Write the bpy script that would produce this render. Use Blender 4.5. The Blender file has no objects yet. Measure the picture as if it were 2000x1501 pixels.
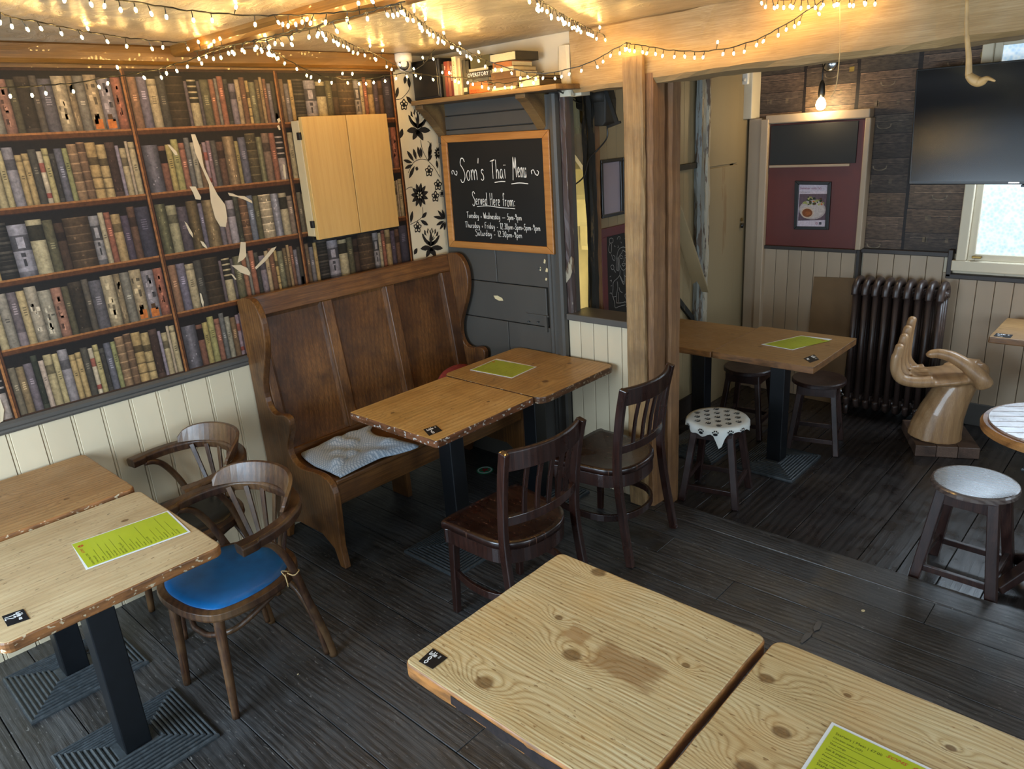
import bpy, math, random
from math import pi, sin, cos, exp, sqrt, radians
from mathutils import Vector, Matrix

random.seed(11)
sc = bpy.context.scene
COL = sc.collection

# ---------------------------------------------------------------- camera
FPX = 1440.24
EYE = Vector((0, 0, 1.95))
def _rot():
    a, b, c = 0.32818168, 0.76343662, -0.07015716
    rx = Matrix(((1, 0, 0), (0, cos(a), -sin(a)), (0, sin(a), cos(a))))
    ry = Matrix(((cos(b), 0, sin(b)), (0, 1, 0), (-sin(b), 0, cos(b))))
    rz = Matrix(((cos(c), -sin(c), 0), (sin(c), cos(c), 0), (0, 0, 1)))
    m = rz @ rx @ ry
    return Matrix((m.col[0], m.col[2], -m.col[1]))      # rows: world X, Y, Z in camera axes (x right, y down, z forward)
WC = _rot()
cam_data = bpy.data.cameras.new('camera')
cam_data.sensor_width = 36
cam_data.lens = 36 * FPX / 2000
cam_data.clip_start = 0.02
cam = bpy.data.objects.new('camera', cam_data)
COL.objects.link(cam)
rgt, upv, bck = WC @ Vector((1, 0, 0)), WC @ Vector((0, -1, 0)), WC @ Vector((0, 0, -1))
cam.matrix_world = Matrix(((rgt[0], upv[0], bck[0], EYE[0]), (rgt[1], upv[1], bck[1], EYE[1]), (rgt[2], upv[2], bck[2], EYE[2]), (0, 0, 0, 1)))
sc.camera = cam

# surveying: where a sight line from the tripod meets a plane of the room
def ray(x, y):
    return WC @ Vector(((x - 1000) / FPX, (y - 750.5) / FPX, 1))
def onz(x, y, z):
    d = ray(x, y); return EYE + d * ((z - EYE.z) / d.z)
def onx(x, y, X):
    d = ray(x, y); return EYE + d * ((X - EYE.x) / d.x)
def ony(x, y, Y):
    d = ray(x, y); return EYE + d * ((Y - EYE.y) / d.y)

def lin(h):
    h = h.lstrip('#')
    v = [int(h[i:i + 2], 16) / 255 for i in (0, 2, 4)]
    return tuple((c / 12.92 if c <= 0.04045 else ((c + 0.055) / 1.055) ** 2.4) for c in v) + (1.0,)

# ---------------------------------------------------------------- world and light
world = bpy.data.worlds.new('world'); sc.world = world
world.use_nodes = True
bg = world.node_tree.nodes['Background']
bg.inputs[0].default_value = (0.80, 0.90, 1.0, 1)
bg.inputs[1].default_value = 1.6

def area(name, loc, target, sx, sy, power, col):
    d = bpy.data.lights.new(name, 'AREA'); d.shape = 'RECTANGLE'; d.size = sx; d.size_y = sy
    d.energy = power; d.color = col
    o = bpy.data.objects.new(name, d); COL.objects.link(o); o.location = loc
    o.rotation_euler = (Vector(target) - Vector(loc)).to_track_quat('-Z', 'Y').to_euler()
    return o
def point(name, loc, power, col, r=0.03):
    d = bpy.data.lights.new(name, 'POINT'); d.energy = power; d.color = col; d.shadow_soft_size = r
    o = bpy.data.objects.new(name, d); COL.objects.link(o); o.location = loc
    return o
DAY = (0.64, 0.82, 1.0)
area('daylight_front_window', (-2.15, -1.14, 1.30), (-1.75, 3.0, 0.55), 1.5, 1.3, 92, DAY)
area('daylight_front_window', (0.9, -1.16, 1.35), (0.3, 3.0, 0.8), 1.2, 1.3, 46, DAY)
area('daylight_side_window', (2.36, 1.4, 1.4), (-1.0, 1.5, 0.8), 1.4, 1.2, 34, DAY)
area('daylight_back_window', (-0.55, 5.17, 1.6), (-0.75, 2.5, 0.3), 0.82, 0.95, 42, (0.68, 0.84, 1.0))
area('daylight_side_window', (2.36, 4.2, 1.5), (-1.0, 4.0, 0.7), 1.0, 1.0, 6, DAY)
point('added_glow_stairwell', (-2.72, 3.62, 0.80), 20, (1.0, 0.90, 0.60), 0.08)  # unseen light added behind the half wall to brighten the stairwell
point('added_glow_right', (-0.18, 5.0, 1.0), 1.6, (1.0, 0.55, 0.28), 0.05)  # unseen warm light added for the glow under the window, source unknown

sc.view_settings.view_transform = 'Standard'
sc.view_settings.look = 'None'
sc.view_settings.gamma = 1
sc.view_settings.use_curve_mapping = False
sc.view_settings.exposure = 0.48
sc.cycles.use_denoising = True
sc.cycles.max_bounces = 8
sc.cycles.diffuse_bounces = 4
sc.cycles.glossy_bounces = 4
sc.cycles.sample_clamp_indirect = 4.0
sc.cycles.sample_clamp_direct = 0
sc.cycles.caustics_reflective = False
sc.cycles.caustics_refractive = False

# ---------------------------------------------------------------- materials
class NB:
    def __init__(s, name):
        s.m = bpy.data.materials.new(name); s.m.use_nodes = True
        s.nt = s.m.node_tree; s.b = s.nt.nodes['Principled BSDF']
    def n(s, typ, ins=None, out=0, **kw):
        nd = s.nt.nodes.new('ShaderNode' + typ)
        for k, v in kw.items(): setattr(nd, k, v)
        for k, v in (ins or {}).items():
            if isinstance(v, bpy.types.NodeSocket): s.nt.links.new(v, nd.inputs[k])
            else: nd.inputs[k].default_value = v
        return nd.outputs[out]
    def math(s, op, a, b=None, c=None, clamp=False):
        i = {0: a}
        if b is not None: i[1] = b
        if c is not None: i[2] = c
        return s.n('Math', i, operation=op, use_clamp=clamp)
    def mix(s, f, a, b, mode='MIX'):
        nd = s.nt.nodes.new('ShaderNodeMix'); nd.data_type = 'RGBA'; nd.blend_type = mode
        for idx, v in ((0, f), (6, a), (7, b)):
            if isinstance(v, bpy.types.NodeSocket): s.nt.links.new(v, nd.inputs[idx])
            else: nd.inputs[idx].default_value = v
        return nd.outputs[2]
    def ramp(s, f, stops):
        nd = s.nt.nodes.new('ShaderNodeValToRGB'); s.nt.links.new(f, nd.inputs[0])
        cr = nd.color_ramp
        while len(cr.elements) < len(stops): cr.elements.new(0.5)
        for e, (p, c) in zip(cr.elements, stops):
            e.position = p; e.color = c if not isinstance(c, (int, float)) else (c, c, c, 1)
        return nd.outputs[0]
    def coords(s, rnd=True):
        tc = s.n('TexCoord', out=3)
        if rnd:
            r = s.n('ObjectInfo', out=5)
            off = s.n('CombineXYZ', {0: s.math('MULTIPLY', r, 17.3), 1: s.math('MULTIPLY', r, 31.7), 2: s.math('MULTIPLY', r, 7.9)})
            tc = s.n('VectorMath', {0: tc, 1: off}, operation='ADD')
        return tc
    def noise(s, vec, scale=5, detail=3, rough=0.55, dist=0, out=0):
        return s.n('TexNoise', {'Vector': vec, 'Scale': scale, 'Detail': detail, 'Roughness': rough, 'Distortion': dist}, out=out)
    def scaled(s, vec, xyz):
        return s.n('VectorMath', {0: vec, 1: xyz}, operation='MULTIPLY')
    def set(s, **kw):
        for k, v in kw.items():
            nm = {'color': 'Base Color', 'rough': 'Roughness', 'metal': 'Metallic', 'spec': 'Specular IOR Level', 'coat': 'Coat Weight',
                  'coatr': 'Coat Roughness', 'sheen': 'Sheen Weight', 'normal': 'Normal', 'emit': 'Emission Color', 'emits': 'Emission Strength', 'alpha': 'Alpha', 'trans': 'Transmission Weight'}[k]
            if isinstance(v, bpy.types.NodeSocket): s.nt.links.new(v, s.b.inputs[nm])
            else: s.b.inputs[nm].default_value = v
        return s
    def bump(s, h, strength=0.3, dist=0.002):
        s.set(normal=s.n('Bump', {'Height': h, 'Strength': strength, 'Distance': dist})); return s

def plain(name, col, rough=0.5, var=0.15, scale=20, metal=0, spec=0.5, bump=0, stretch=(1, 1, 1), coat=0, dirt=None, dirtscale=4, dirtamt=0.5):
    m = NB(name); c = lin(col) if isinstance(col, str) else col
    v = m.scaled(m.coords(), stretch)
    f = m.noise(v, scale, 4)
    dk = tuple(x * (1 - var) for x in c[:3]) + (1,); lt = tuple(min(1, x * (1 + var)) for x in c[:3]) + (1,)
    colr = m.ramp(f, [(0.3, dk), (0.7, lt)])
    if dirt:
        g = m.noise(v, dirtscale, 5, 0.65)
        colr = m.mix(m.ramp(g, [(0.52, 0.0), (0.72, dirtamt)]), colr, lin(dirt))
    m.set(color=colr, rough=rough, metal=metal, spec=spec, coat=coat)
    if bump: m.bump(f, bump, 0.002)
    return m.m

def wood(name, dark, mid, light, axis=0, along=1.6, across=26, amp=2.2, rough=(0.35, 0.6), bump=0.25, knots=(), knotcol='6b4a26', edge=None, edge_chip=None,
         rnd=True, stains=(), blotch=None, blotchamt=0.5, spec=0.5, coat=0, specks=None, fiberw=0.35, ringw=0.18):
    """wood grain running along one axis; knots bend the grain round themselves"""
    m = NB(name); co = m.coords(rnd); raw = m.n('TexCoord', out=3)
    sx = m.nt.nodes.new('ShaderNodeSeparateXYZ'); m.nt.links.new(co, sx.inputs[0])
    sr = m.nt.nodes.new('ShaderNodeSeparateXYZ'); m.nt.links.new(raw, sr.inputs[0])
    oth = [i for i in (0, 1, 2) if i != axis]
    u, v, w = sx.outputs[axis], sx.outputs[oth[0]], sx.outputs[oth[1]]
    ru, rv = sr.outputs[axis], sr.outputs[oth[0]]
    lowv = m.n('CombineXYZ', {0: m.math('MULTIPLY', u, along), 1: m.math('MULTIPLY', v, 5.0), 2: m.math('MULTIPLY', w, 5.0)})
    low = m.noise(lowv, 1.0, 3, 0.5)
    h = m.math('ADD', m.math('MULTIPLY', m.math('ADD', v, m.math('MULTIPLY', w, 0.8)), across), m.math('MULTIPLY', low, amp * 2))
    kmask = None
    for (ku, kv, r) in knots:
        du = m.math('SUBTRACT', ru, ku); dv = m.math('SUBTRACT', rv, kv)
        d2 = m.math('ADD', m.math('POWER', m.math('ABSOLUTE', m.math('DIVIDE', du, r * 3.6)), 2.0), m.math('POWER', m.math('ABSOLUTE', m.math('DIVIDE', dv, r * 2.0)), 2.0))
        g = m.math('POWER', 2.718, m.math('MULTIPLY', d2, -1.0))
        h = m.math('ADD', h, m.math('MULTIPLY', g, r * across * 3.4))
        d = m.math('SQRT', m.math('ADD', m.math('POWER', m.math('ABSOLUTE', m.math('DIVIDE', du, r * 1.1)), 2.0), m.math('POWER', m.math('ABSOLUTE', m.math('DIVIDE', dv, r * 0.85)), 2.0)))
        km = m.math('SUBTRACT', 1.0, m.n('MapRange', {0: d, 1: 0.75, 2: 1.15, 3: 0.0, 4: 1.0}))
        kmask = km if kmask is None else m.math('MAXIMUM', kmask, km)
    ring = m.math('PINGPONG', h, 1.0)
    ring = m.math('POWER', ring, 2.2)
    fibv = m.n('CombineXYZ', {0: m.math('MULTIPLY', u, 7.0), 1: m.math('MULTIPLY', v, 260.0), 2: m.math('MULTIPLY', w, 260.0)})
    fib = m.noise(fibv, 1.0, 3, 0.6)
    t = m.math('ADD', m.math('MULTIPLY', ring, ringw), m.math('ADD', m.math('MULTIPLY', fib, fiberw), m.math('MULTIPLY', low, 0.35)))
    c0 = .31 * ringw + .5 * fiberw + .175
    col = m.ramp(t, [(c0 - .14, lin(light)), (c0, lin(mid)), (c0 + .20, lin(dark))])
    if specks:
        sv = m.n('CombineXYZ', {0: m.math('MULTIPLY', u, 40.0), 1: m.math('MULTIPLY', v, 130.0), 2: w})
        sp = m.noise(sv, 1.0, 2, 0.5)
        col = m.mix(m.ramp(sp, [(0.66, 0.0), (0.72, 0.75)]), col, lin(specks))
    if blotch:
        bl = m.noise(co, 5.5, 4, 0.6)
        col = m.mix(m.ramp(bl, [(0.45, 0.0), (0.7, blotchamt)]), col, lin(blotch))
    for (su, sv_, ru_, rv_, sc_) in stains:
        du = m.math('ABSOLUTE', m.math('DIVIDE', m.math('SUBTRACT', ru, su), ru_)); dv = m.math('ABSOLUTE', m.math('DIVIDE', m.math('SUBTRACT', rv, sv_), rv_))
        dd = m.math('MAXIMUM', du, dv)
        nn = m.noise(m.n('CombineXYZ', {0: m.math('MULTIPLY', ru, 16.0), 1: m.math('MULTIPLY', rv, 70.0), 2: 0.0}), 1.0, 4, 0.6)
        dd = m.math('ADD', dd, m.math('MULTIPLY', m.math('SUBTRACT', nn, 0.5), 1.5))
        col = m.mix(m.math('SUBTRACT', 0.62, m.n('MapRange', {0: dd, 1: 0.75, 2: 1.1, 3: 0.0, 4: 0.62})), col, lin(sc_))
    if kmask is not None:
        kn = m.noise(m.scaled(raw, (90, 90, 90)), 1.0, 3)
        col = m.mix(m.math('MULTIPLY', kmask, 0.8), col, m.ramp(kn, [(0.3, lin('4a3018')), (0.65, lin(knotcol))]))
    if edge:
        nz = m.nt.nodes.new('ShaderNodeSeparateXYZ'); m.nt.links.new(m.n('NewGeometry', out=1), nz.inputs[0])
        side = m.math('LESS_THAN', m.math('ABSOLUTE', nz.outputs[2]), 0.75)
        en = m.noise(m.scaled(raw, (14, 14, 60)), 1.0, 4)
        ec = m.ramp(en, [(0.35, tuple(x * 0.45 for x in lin(edge)[:3]) + (1,)), (0.6, lin(edge))])
        if edge_chip:
            cn = m.noise(m.scaled(raw, (45, 45, 70)), 1.0, 2)
            ec = m.mix(m.ramp(cn, [(0.60, 0.0), (0.64, 0.9)]), ec, lin(edge_chip))
        col = m.mix(side, col, ec)
    rg = m.n('MapRange', {0: m.noise(co, 9.0, 4), 1: 0.3, 2: 0.7, 3: rough[0], 4: rough[1]})
    m.set(color=col, rough=rg, spec=spec, coat=coat)
    if bump: m.bump(m.math('ADD', m.math('MULTIPLY', ring, 0.5), fib), bump, 0.0012)
    return m.m

def painted(name, col, chip='e8dcc4', under='6b5844', amt=0.1, rough=0.5, stretch=(1, 1, 0.4), chipscale=9, spec=0.4, var=0.06, thr=0.63, bump=0.1):
    m = NB(name); co = m.coords(); c = lin(col)
    f = m.noise(m.scaled(co, stretch), 3.0, 4)
    cc = m.ramp(f, [(0.3, tuple(x * (1 - var * 2) for x in c[:3]) + (1,)), (0.7, tuple(min(1, x * (1 + var)) for x in c[:3]) + (1,))])
    d = m.noise(m.scaled(co, stretch), chipscale, 6, 0.65)
    cc = m.mix(m.ramp(d, [(thr, 0.0), (thr + 0.03, amt)]), cc, lin(under))
    m.set(color=cc, rough=rough, spec=spec)
    m.bump(m.noise(m.scaled(co, (3, 3, 1)), 20, 4), bump, 0.002)
    return m.m

def vcol(name, rough=0.6, grain=0.18, spec=0.3, scale=70, stretch=(1, 1, 1)):
    m = NB(name)
    a = m.n('VertexColor', layer_name='Col')
    g = m.noise(m.scaled(m.n('TexCoord', out=3), stretch), scale, 4, 0.65)
    k = m.ramp(g, [(0.25, 1 - grain * 1.6), (0.75, 1 + grain)])
    m.set(color=m.mix(1.0, a, k, 'MULTIPLY'), rough=rough, spec=spec)
    return m.m

def emis(name, col, strength, base='ffffff'):
    m = NB(name); m.set(color=lin(base), emit=tuple(col) + (1,), emits=strength, rough=0.4); return m.m

M = {}
PINE = dict(dark='7d5c31', mid='b6935c', light='cbb184')
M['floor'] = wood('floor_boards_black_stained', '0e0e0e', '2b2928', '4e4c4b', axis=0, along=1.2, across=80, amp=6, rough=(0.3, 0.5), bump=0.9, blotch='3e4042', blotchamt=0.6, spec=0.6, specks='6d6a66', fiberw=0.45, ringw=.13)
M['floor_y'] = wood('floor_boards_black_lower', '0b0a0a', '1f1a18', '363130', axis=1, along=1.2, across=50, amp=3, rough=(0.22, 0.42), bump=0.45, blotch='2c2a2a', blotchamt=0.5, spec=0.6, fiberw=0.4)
M['settle'] = wood('oak_settle', '28170a', '5a3819', '7f552b', axis=2, along=1.2, across=90, amp=3, ringw=.06, rough=(0.3, 0.5), bump=0.2, blotch='2c170a', blotchamt=0.75, coat=0.15)
M['settle_y'] = wood('oak_settle_rail', '28170a', '5e3b1b', '82582d', axis=1, along=1.2, across=90, amp=3, ringw=.06, rough=(0.3, 0.5), bump=0.2, blotch='2a150b', blotchamt=0.5, coat=0.15)
M['chair'] = wood('mahogany_stain', '120807', '25120d', '3b2017', axis=2, along=1.5, across=70, ringw=.08, rough=(0.22, 0.4), bump=0.1, coat=0.25, edge=None)
M['chair_seat'] = wood('mahogany_seat', '100706', '20100c', '341a13', axis=0, along=1.5, across=60, ringw=.1, rough=(0.2, 0.4), bump=0.1, coat=0.3, specks='6a4a3a')
M['bent'] = wood('bentwood_walnut', '1b100a', '3a2417', '5c3e27', axis=2, along=3.0, across=60, ringw=.1, rough=(0.3, 0.5), bump=0.15, blotch='8a6a42', blotchamt=0.35)
M['stool'] = wood('stool_leg_wood', '120907', '241310', '3a241d', axis=2, along=2.5, across=50, ringw=.1, rough=(0.3, 0.5), bump=0.15, blotch='43302a', blotchamt=0.25)
M['stool_top'] = wood('stool_top_wood', '2a211d', '4a3e39', '6d615b', axis=0, along=1.2, across=80, amp=5, ringw=.12, fiberw=.08, rough=(0.22, 0.30), bump=0, spec=0.8, coat=0.3)
M['black'] = plain('black_steel', '0b0e12', 0.38, 0.2, 30, spec=0.5)
M['iron'] = plain('cast_iron_black', '2f3437', 0.42, 0.35, 60, spec=0.6, bump=0.4, dirt='4a5054', dirtscale=25, dirtamt=0.6)
M['cream'] = painted('cream_beadboard', 'c4b69a', amt=0.35, under='7d6b4e', thr=0.70, rough=0.45)
M['cream2'] = painted('cream_beadboard_back', 'a18d75', amt=0.5, under='6f5a40', thr=0.68, rough=0.5)
M['greydado'] = painted('grey_blue_paint', '524f4b', amt=0.6, under='8a8478', thr=0.70, rough=0.4)
M['greywall'] = painted('dark_grey_panel_paint', '47443f', amt=0.8, under='a39a80', thr=0.74, rough=0.42)
M['peel'] = painted('peeling_white_paint', '9d937f', amt=0.95, under='4a3523', thr=0.52, chipscale=11, stretch=(2, 2, 0.35), bump=0.4)
M['peeldark'] = painted('peeling_purple_paint', '4a3c38', amt=0.9, under='8f8474', thr=0.62, chipscale=14, stretch=(2, 2, 0.4), bump=0.5)
M['darkpost'] = painted('old_dark_timber', '1d1b15', amt=0.9, under='5c4a2e', thr=0.58, chipscale=12, stretch=(2, 2, 0.3), bump=0.6, rough=0.7)
M['plaster'] = painted('white_plaster', 'c7bba2', amt=0.3, under='9a8c70', thr=0.68, rough=0.6)
M['tan'] = painted('tan_painted_boards', '8a7757', amt=0.5, under='6f5030', thr=0.66, rough=0.55)
M['beige'] = painted('beige_board', '847457', amt=0.5, under='6f5030', thr=0.66, stretch=(1, 1, 0.15), chipscale=3, rough=0.6)
M['beam'] = wood('rough_beam_ochre', '6d5232', '94784f', 'ab9168', axis=0, along=1.5, across=40, ringw=.05, rough=(0.6, 0.8), bump=0.6, blotch='8a6c42', blotchamt=0.5, rnd=False)
M['post'] = wood('rough_post', '5b452b', '8f7048', 'ab8c60', axis=2, along=1.5, across=50, ringw=.06, rough=(0.55, 0.8), bump=0.9, blotch='5d4630', blotchamt=0.5)
M['postred'] = wood('rough_post_red', '4a301b', '775331', '936d45', axis=2, along=1.3, across=50, ringw=.06, rough=(0.6, 0.8), bump=0.9, blotch='4d3626', blotchamt=0.4)
M['cornice'] = wood('varnished_beam', '432a0c', '6a4617', '845b24', axis=1, along=1.2, across=30, ringw=.05, rough=(0.35, 0.5), bump=0.25, coat=0.2)
M['cornice_x'] = wood('varnished_beam_across', '432a0c', '6a4617', '845b24', axis=0, along=1.2, across=30, ringw=.05, rough=(0.35, 0.5), bump=0.25, coat=0.2)
M['pineframe'] = wood('pine_frame', '7a4a1e', 'a06a30', 'b07c42', axis=0, along=1.5, across=60, ringw=.08, rough=(0.4, 0.55), bump=0.15)
M['beech'] = wood('beech_laminate', 'a57f48', 'ba9353', 'c29e62', axis=2, along=1.0, across=70, ringw=.06, rough=(0.45, 0.55), bump=0.05, fiberw=0.25)
M['shelf'] = wood('shelf_wood', '3b2a17', '5d4526', '7a6038', axis=0, along=1.5, across=20, rough=(0.5, 0.7), bump=0.2)
M['handwood'] = wood('carved_hand_wood', '7a5a3c', '9c7852', 'b08e68', axis=2, along=1.4, across=30, ringw=.1, rough=(0.32, 0.5), bump=0.1, coat=0.2)
M['slate'] = plain('blackboard_slate', '12110e', 0.55, 0.25, 3, spec=0.3)
M['chalk'] = plain('chalk', 'dcd8cf', 0.9, 0.1, 50)
M['chalkdim'] = plain('chalk_faint', '9a9690', 0.9, 0.1, 50)
M['cardwhite'] = plain('white_card', 'd9dde0', 0.35, 0.03, 5)
M['lime'] = plain('lime_print', 'aab52a', 0.28, 0.06, 4, coat=0.3)
M['limedark'] = plain('olive_ink', '4c5410', 0.5, 0.05, 5)
M['redink'] = plain('red_ink', 'b8452a', 0.5, 0.05, 5)
M['blacklabel'] = plain('black_label', '121215', 0.6, 0.1, 20, spec=0.2)
M['roseink'] = plain('rose_ink', '8a3552', .6, .02)
M['whiteink'] = plain('white_ink', 'e2e4e6', 0.6, 0.02, 20)
M['blueseat'] = plain('blue_leatherette', '125a94', 0.38, 0.25, 6, spec=0.4, dirt='10324e', dirtscale=5, dirtamt=0.5)
M['blackseat'] = plain('black_leatherette', '11171a', 0.35, 0.2, 6)
M['radiator'] = plain('radiator_paint', '382b26', 0.38, 0.15, 12, spec=0.5)
M['brass'] = plain('worn_brass', '8a6f3c', 0.35, 0.2, 30, metal=0.8)
M['chrome'] = plain('chrome', 'b8bcc0', 0.2, 0.1, 30, metal=1)
M['whiteplastic'] = plain('white_plastic', 'd6d2c8', 0.4, 0.03, 10)
M['darkplastic'] = plain('dark_plastic', '12110f', 0.35, 0.1, 30)
M['tvscreen'] = plain('tv_screen', '07090c', 0.18, 0.1, 4, spec=0.6)
M['redpanel'] = plain('red_painted_board', '571a0c', 0.45, 0.12, 5)
M['redframe'] = plain('red_frame', '551a1c', 0.45, 0.15, 10)
M['blackboard2'] = plain('black_fabric_board', '0e0d0a', 0.6, 0.2, 6)
M['cardboard'] = plain('brown_board', '6d5334', 0.7, 0.08, 10)
M['speaker'] = plain('speaker_black', '100e0b', 0.55, 0.2, 60)
M['fanblack'] = plain('matte_brown_black', '1f1a12', 0.7, 0.3, 30)
M['wire'] = plain('green_wire', '17160c', 0.5, 0.2, 60)
M['cord'] = plain('pale_cord', 'b89a68', 0.7, 0.1, 60)
M['twig'] = plain('pale_wood_hook', '9a7748', 0.6, 0.25, 40)
M['bluegrey'] = painted('pale_blue_peeling_paint', '6f716b', amt=0.95, under='4a3a2a', thr=0.54, chipscale=13, stretch=(2, 2, 0.35), bump=0.4)
M['stairpale'] = plain('pale_stair_paint', 'cfc59a', 0.7, 0.15, 4, bump=0.3)
M['skirt'] = plain('dark_skirting', '2b221c', 0.5, 0.2, 10)
M['plinth'] = wood('plinth_wood', '2a1d16', '4a372c', '655043', axis=0, along=2, across=14, rough=(0.4, 0.6), bump=0.2)
M['vc'] = vcol('printed_colour')
M['vcpaper'] = vcol('printed_wallpaper', rough=0.5, grain=0.3, scale=55)
M['vcsuit'] = vcol('printed_suitcase_paper', rough=0.55, grain=0.45, scale=24, stretch=(1, 1, 4))
M['floral'] = plain('floral_paper_ground', 'cfc3a6', 0.6, 0.03, 3)
M['floralink'] = plain('floral_black', '17130e', 0.6, 0.1, 10)
M['torn'] = plain('torn_paper_backing', 'bfae90', 0.8, 0.08, 10)
M['bulb'] = emis('fairy_bulb_glow', (1.0, 0.60, 0.17), 92)
M['bulbdim'] = emis('fairy_bulb_cool', (1.0, 0.88, 0.45), 14)
M['lampbulb'] = emis('filament_bulb_glow', (1.0, 0.78, 0.42), 60)
M['coaster'] = plain('green_coaster', '2f9a70', 0.5, 0.05, 5)
M['edgewhite'] = plain('page_block', 'c9b88e', 0.8, 0.12, 60, stretch=(1, 1, 12))
M['clothpaw'] = plain('paw_cloth_white', 'c9cbc6', 0.8, 0.05, 12)
def cloth_mat():
    m = NB('patterned_blue_grey_cloth'); co = m.coords(False)
    w1 = m.n('TexWave', {'Vector': co, 'Scale': 34.0, 'Distortion': 1.5, 'Detail': 1.0}, out=1, bands_direction='DIAGONAL')
    w2 = m.n('TexWave', {'Vector': m.n('VectorMath', {0: co, 1: (1, -1, 1)}, operation='MULTIPLY'), 'Scale': 34.0, 'Distortion': 1.5}, out=1, bands_direction='DIAGONAL')
    f = m.math('MAXIMUM', w1, w2)
    m.set(color=m.ramp(f, [(0.6, lin('b4bec8')), (0.95, lin('8494a4'))]), rough=0.85, sheen=0.2); return m.m
M['cloth'] = cloth_mat()
def ceil_mat():
    m = NB('varnished_swirled_plaster'); co = m.coords(False)
    d = m.noise(m.scaled(co, (1, 1, 1)), 2.0, 3, out=1)
    v = m.n('VectorMath', {0: co, 1: m.scaled(d, (0.5, 0.5, 0.5))}, operation='ADD')
    s = m.noise(m.scaled(v, (4, 14, 4)), 1.6, 6, 0.62, 0.6)
    f = m.noise(co, 1.2, 4)
    c = m.ramp(s, [(0.3, lin('8a7a62')), (0.55, lin('a39680')), (0.75, lin('bdb29c'))])
    c = m.mix(m.ramp(f, [(0.4, 0.0), (0.7, 0.4)]), c, lin('94784c'))
    m.set(color=c, rough=0.30, spec=0.5); m.bump(s, 0.55, 0.02); return m.m
M['ceiling'] = ceil_mat()
def glass_mat():
    m = NB('frosted_patterned_window_glass'); co = m.coords(False)
    s = m.n('TexVoronoi', {'Vector': co, 'Scale': 55.0})
    n = m.noise(co, 12, 4)
    f = m.math('ADD', m.math('MULTIPLY', s, 0.7), m.math('MULTIPLY', n, 0.6))
    c = m.ramp(f, [(0.35, (0.30, 0.55, 0.75, 1)), (0.6, (0.62, 0.80, 0.92, 1)), (0.85, (0.95, 1, 1, 1))])
    m.set(color=(0.5, 0.6, 0.7, 1), emit=c, emits=0.40, rough=0.3); return m.m
M['frost'] = glass_mat()
# ---------------------------------------------------------------- mesh helpers
FR = {}                                             # frame (world matrix) of each thing

def V(*a): return Vector(a)
def smooth(pts, n=6, closed=False):
    P = [Vector(p) for p in pts]; out = []; N = len(P)
    rng = range(N) if closed else range(N - 1)
    for i in rng:
        p0 = P[(i - 1) % N] if closed or i > 0 else P[0]; p1 = P[i]; p2 = P[(i + 1) % N]
        p3 = P[(i + 2) % N] if closed or i + 2 < N else P[-1]
        for k in range(n):
            t = k / n
            out.append(0.5 * ((2 * p1) + (p2 - p0) * t + (2 * p0 - 5 * p1 + 4 * p2 - p3) * t * t + (3 * p1 - p0 - 3 * p2 + p3) * t ** 3))
    if not closed: out.append(P[-1].copy())
    return out

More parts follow.
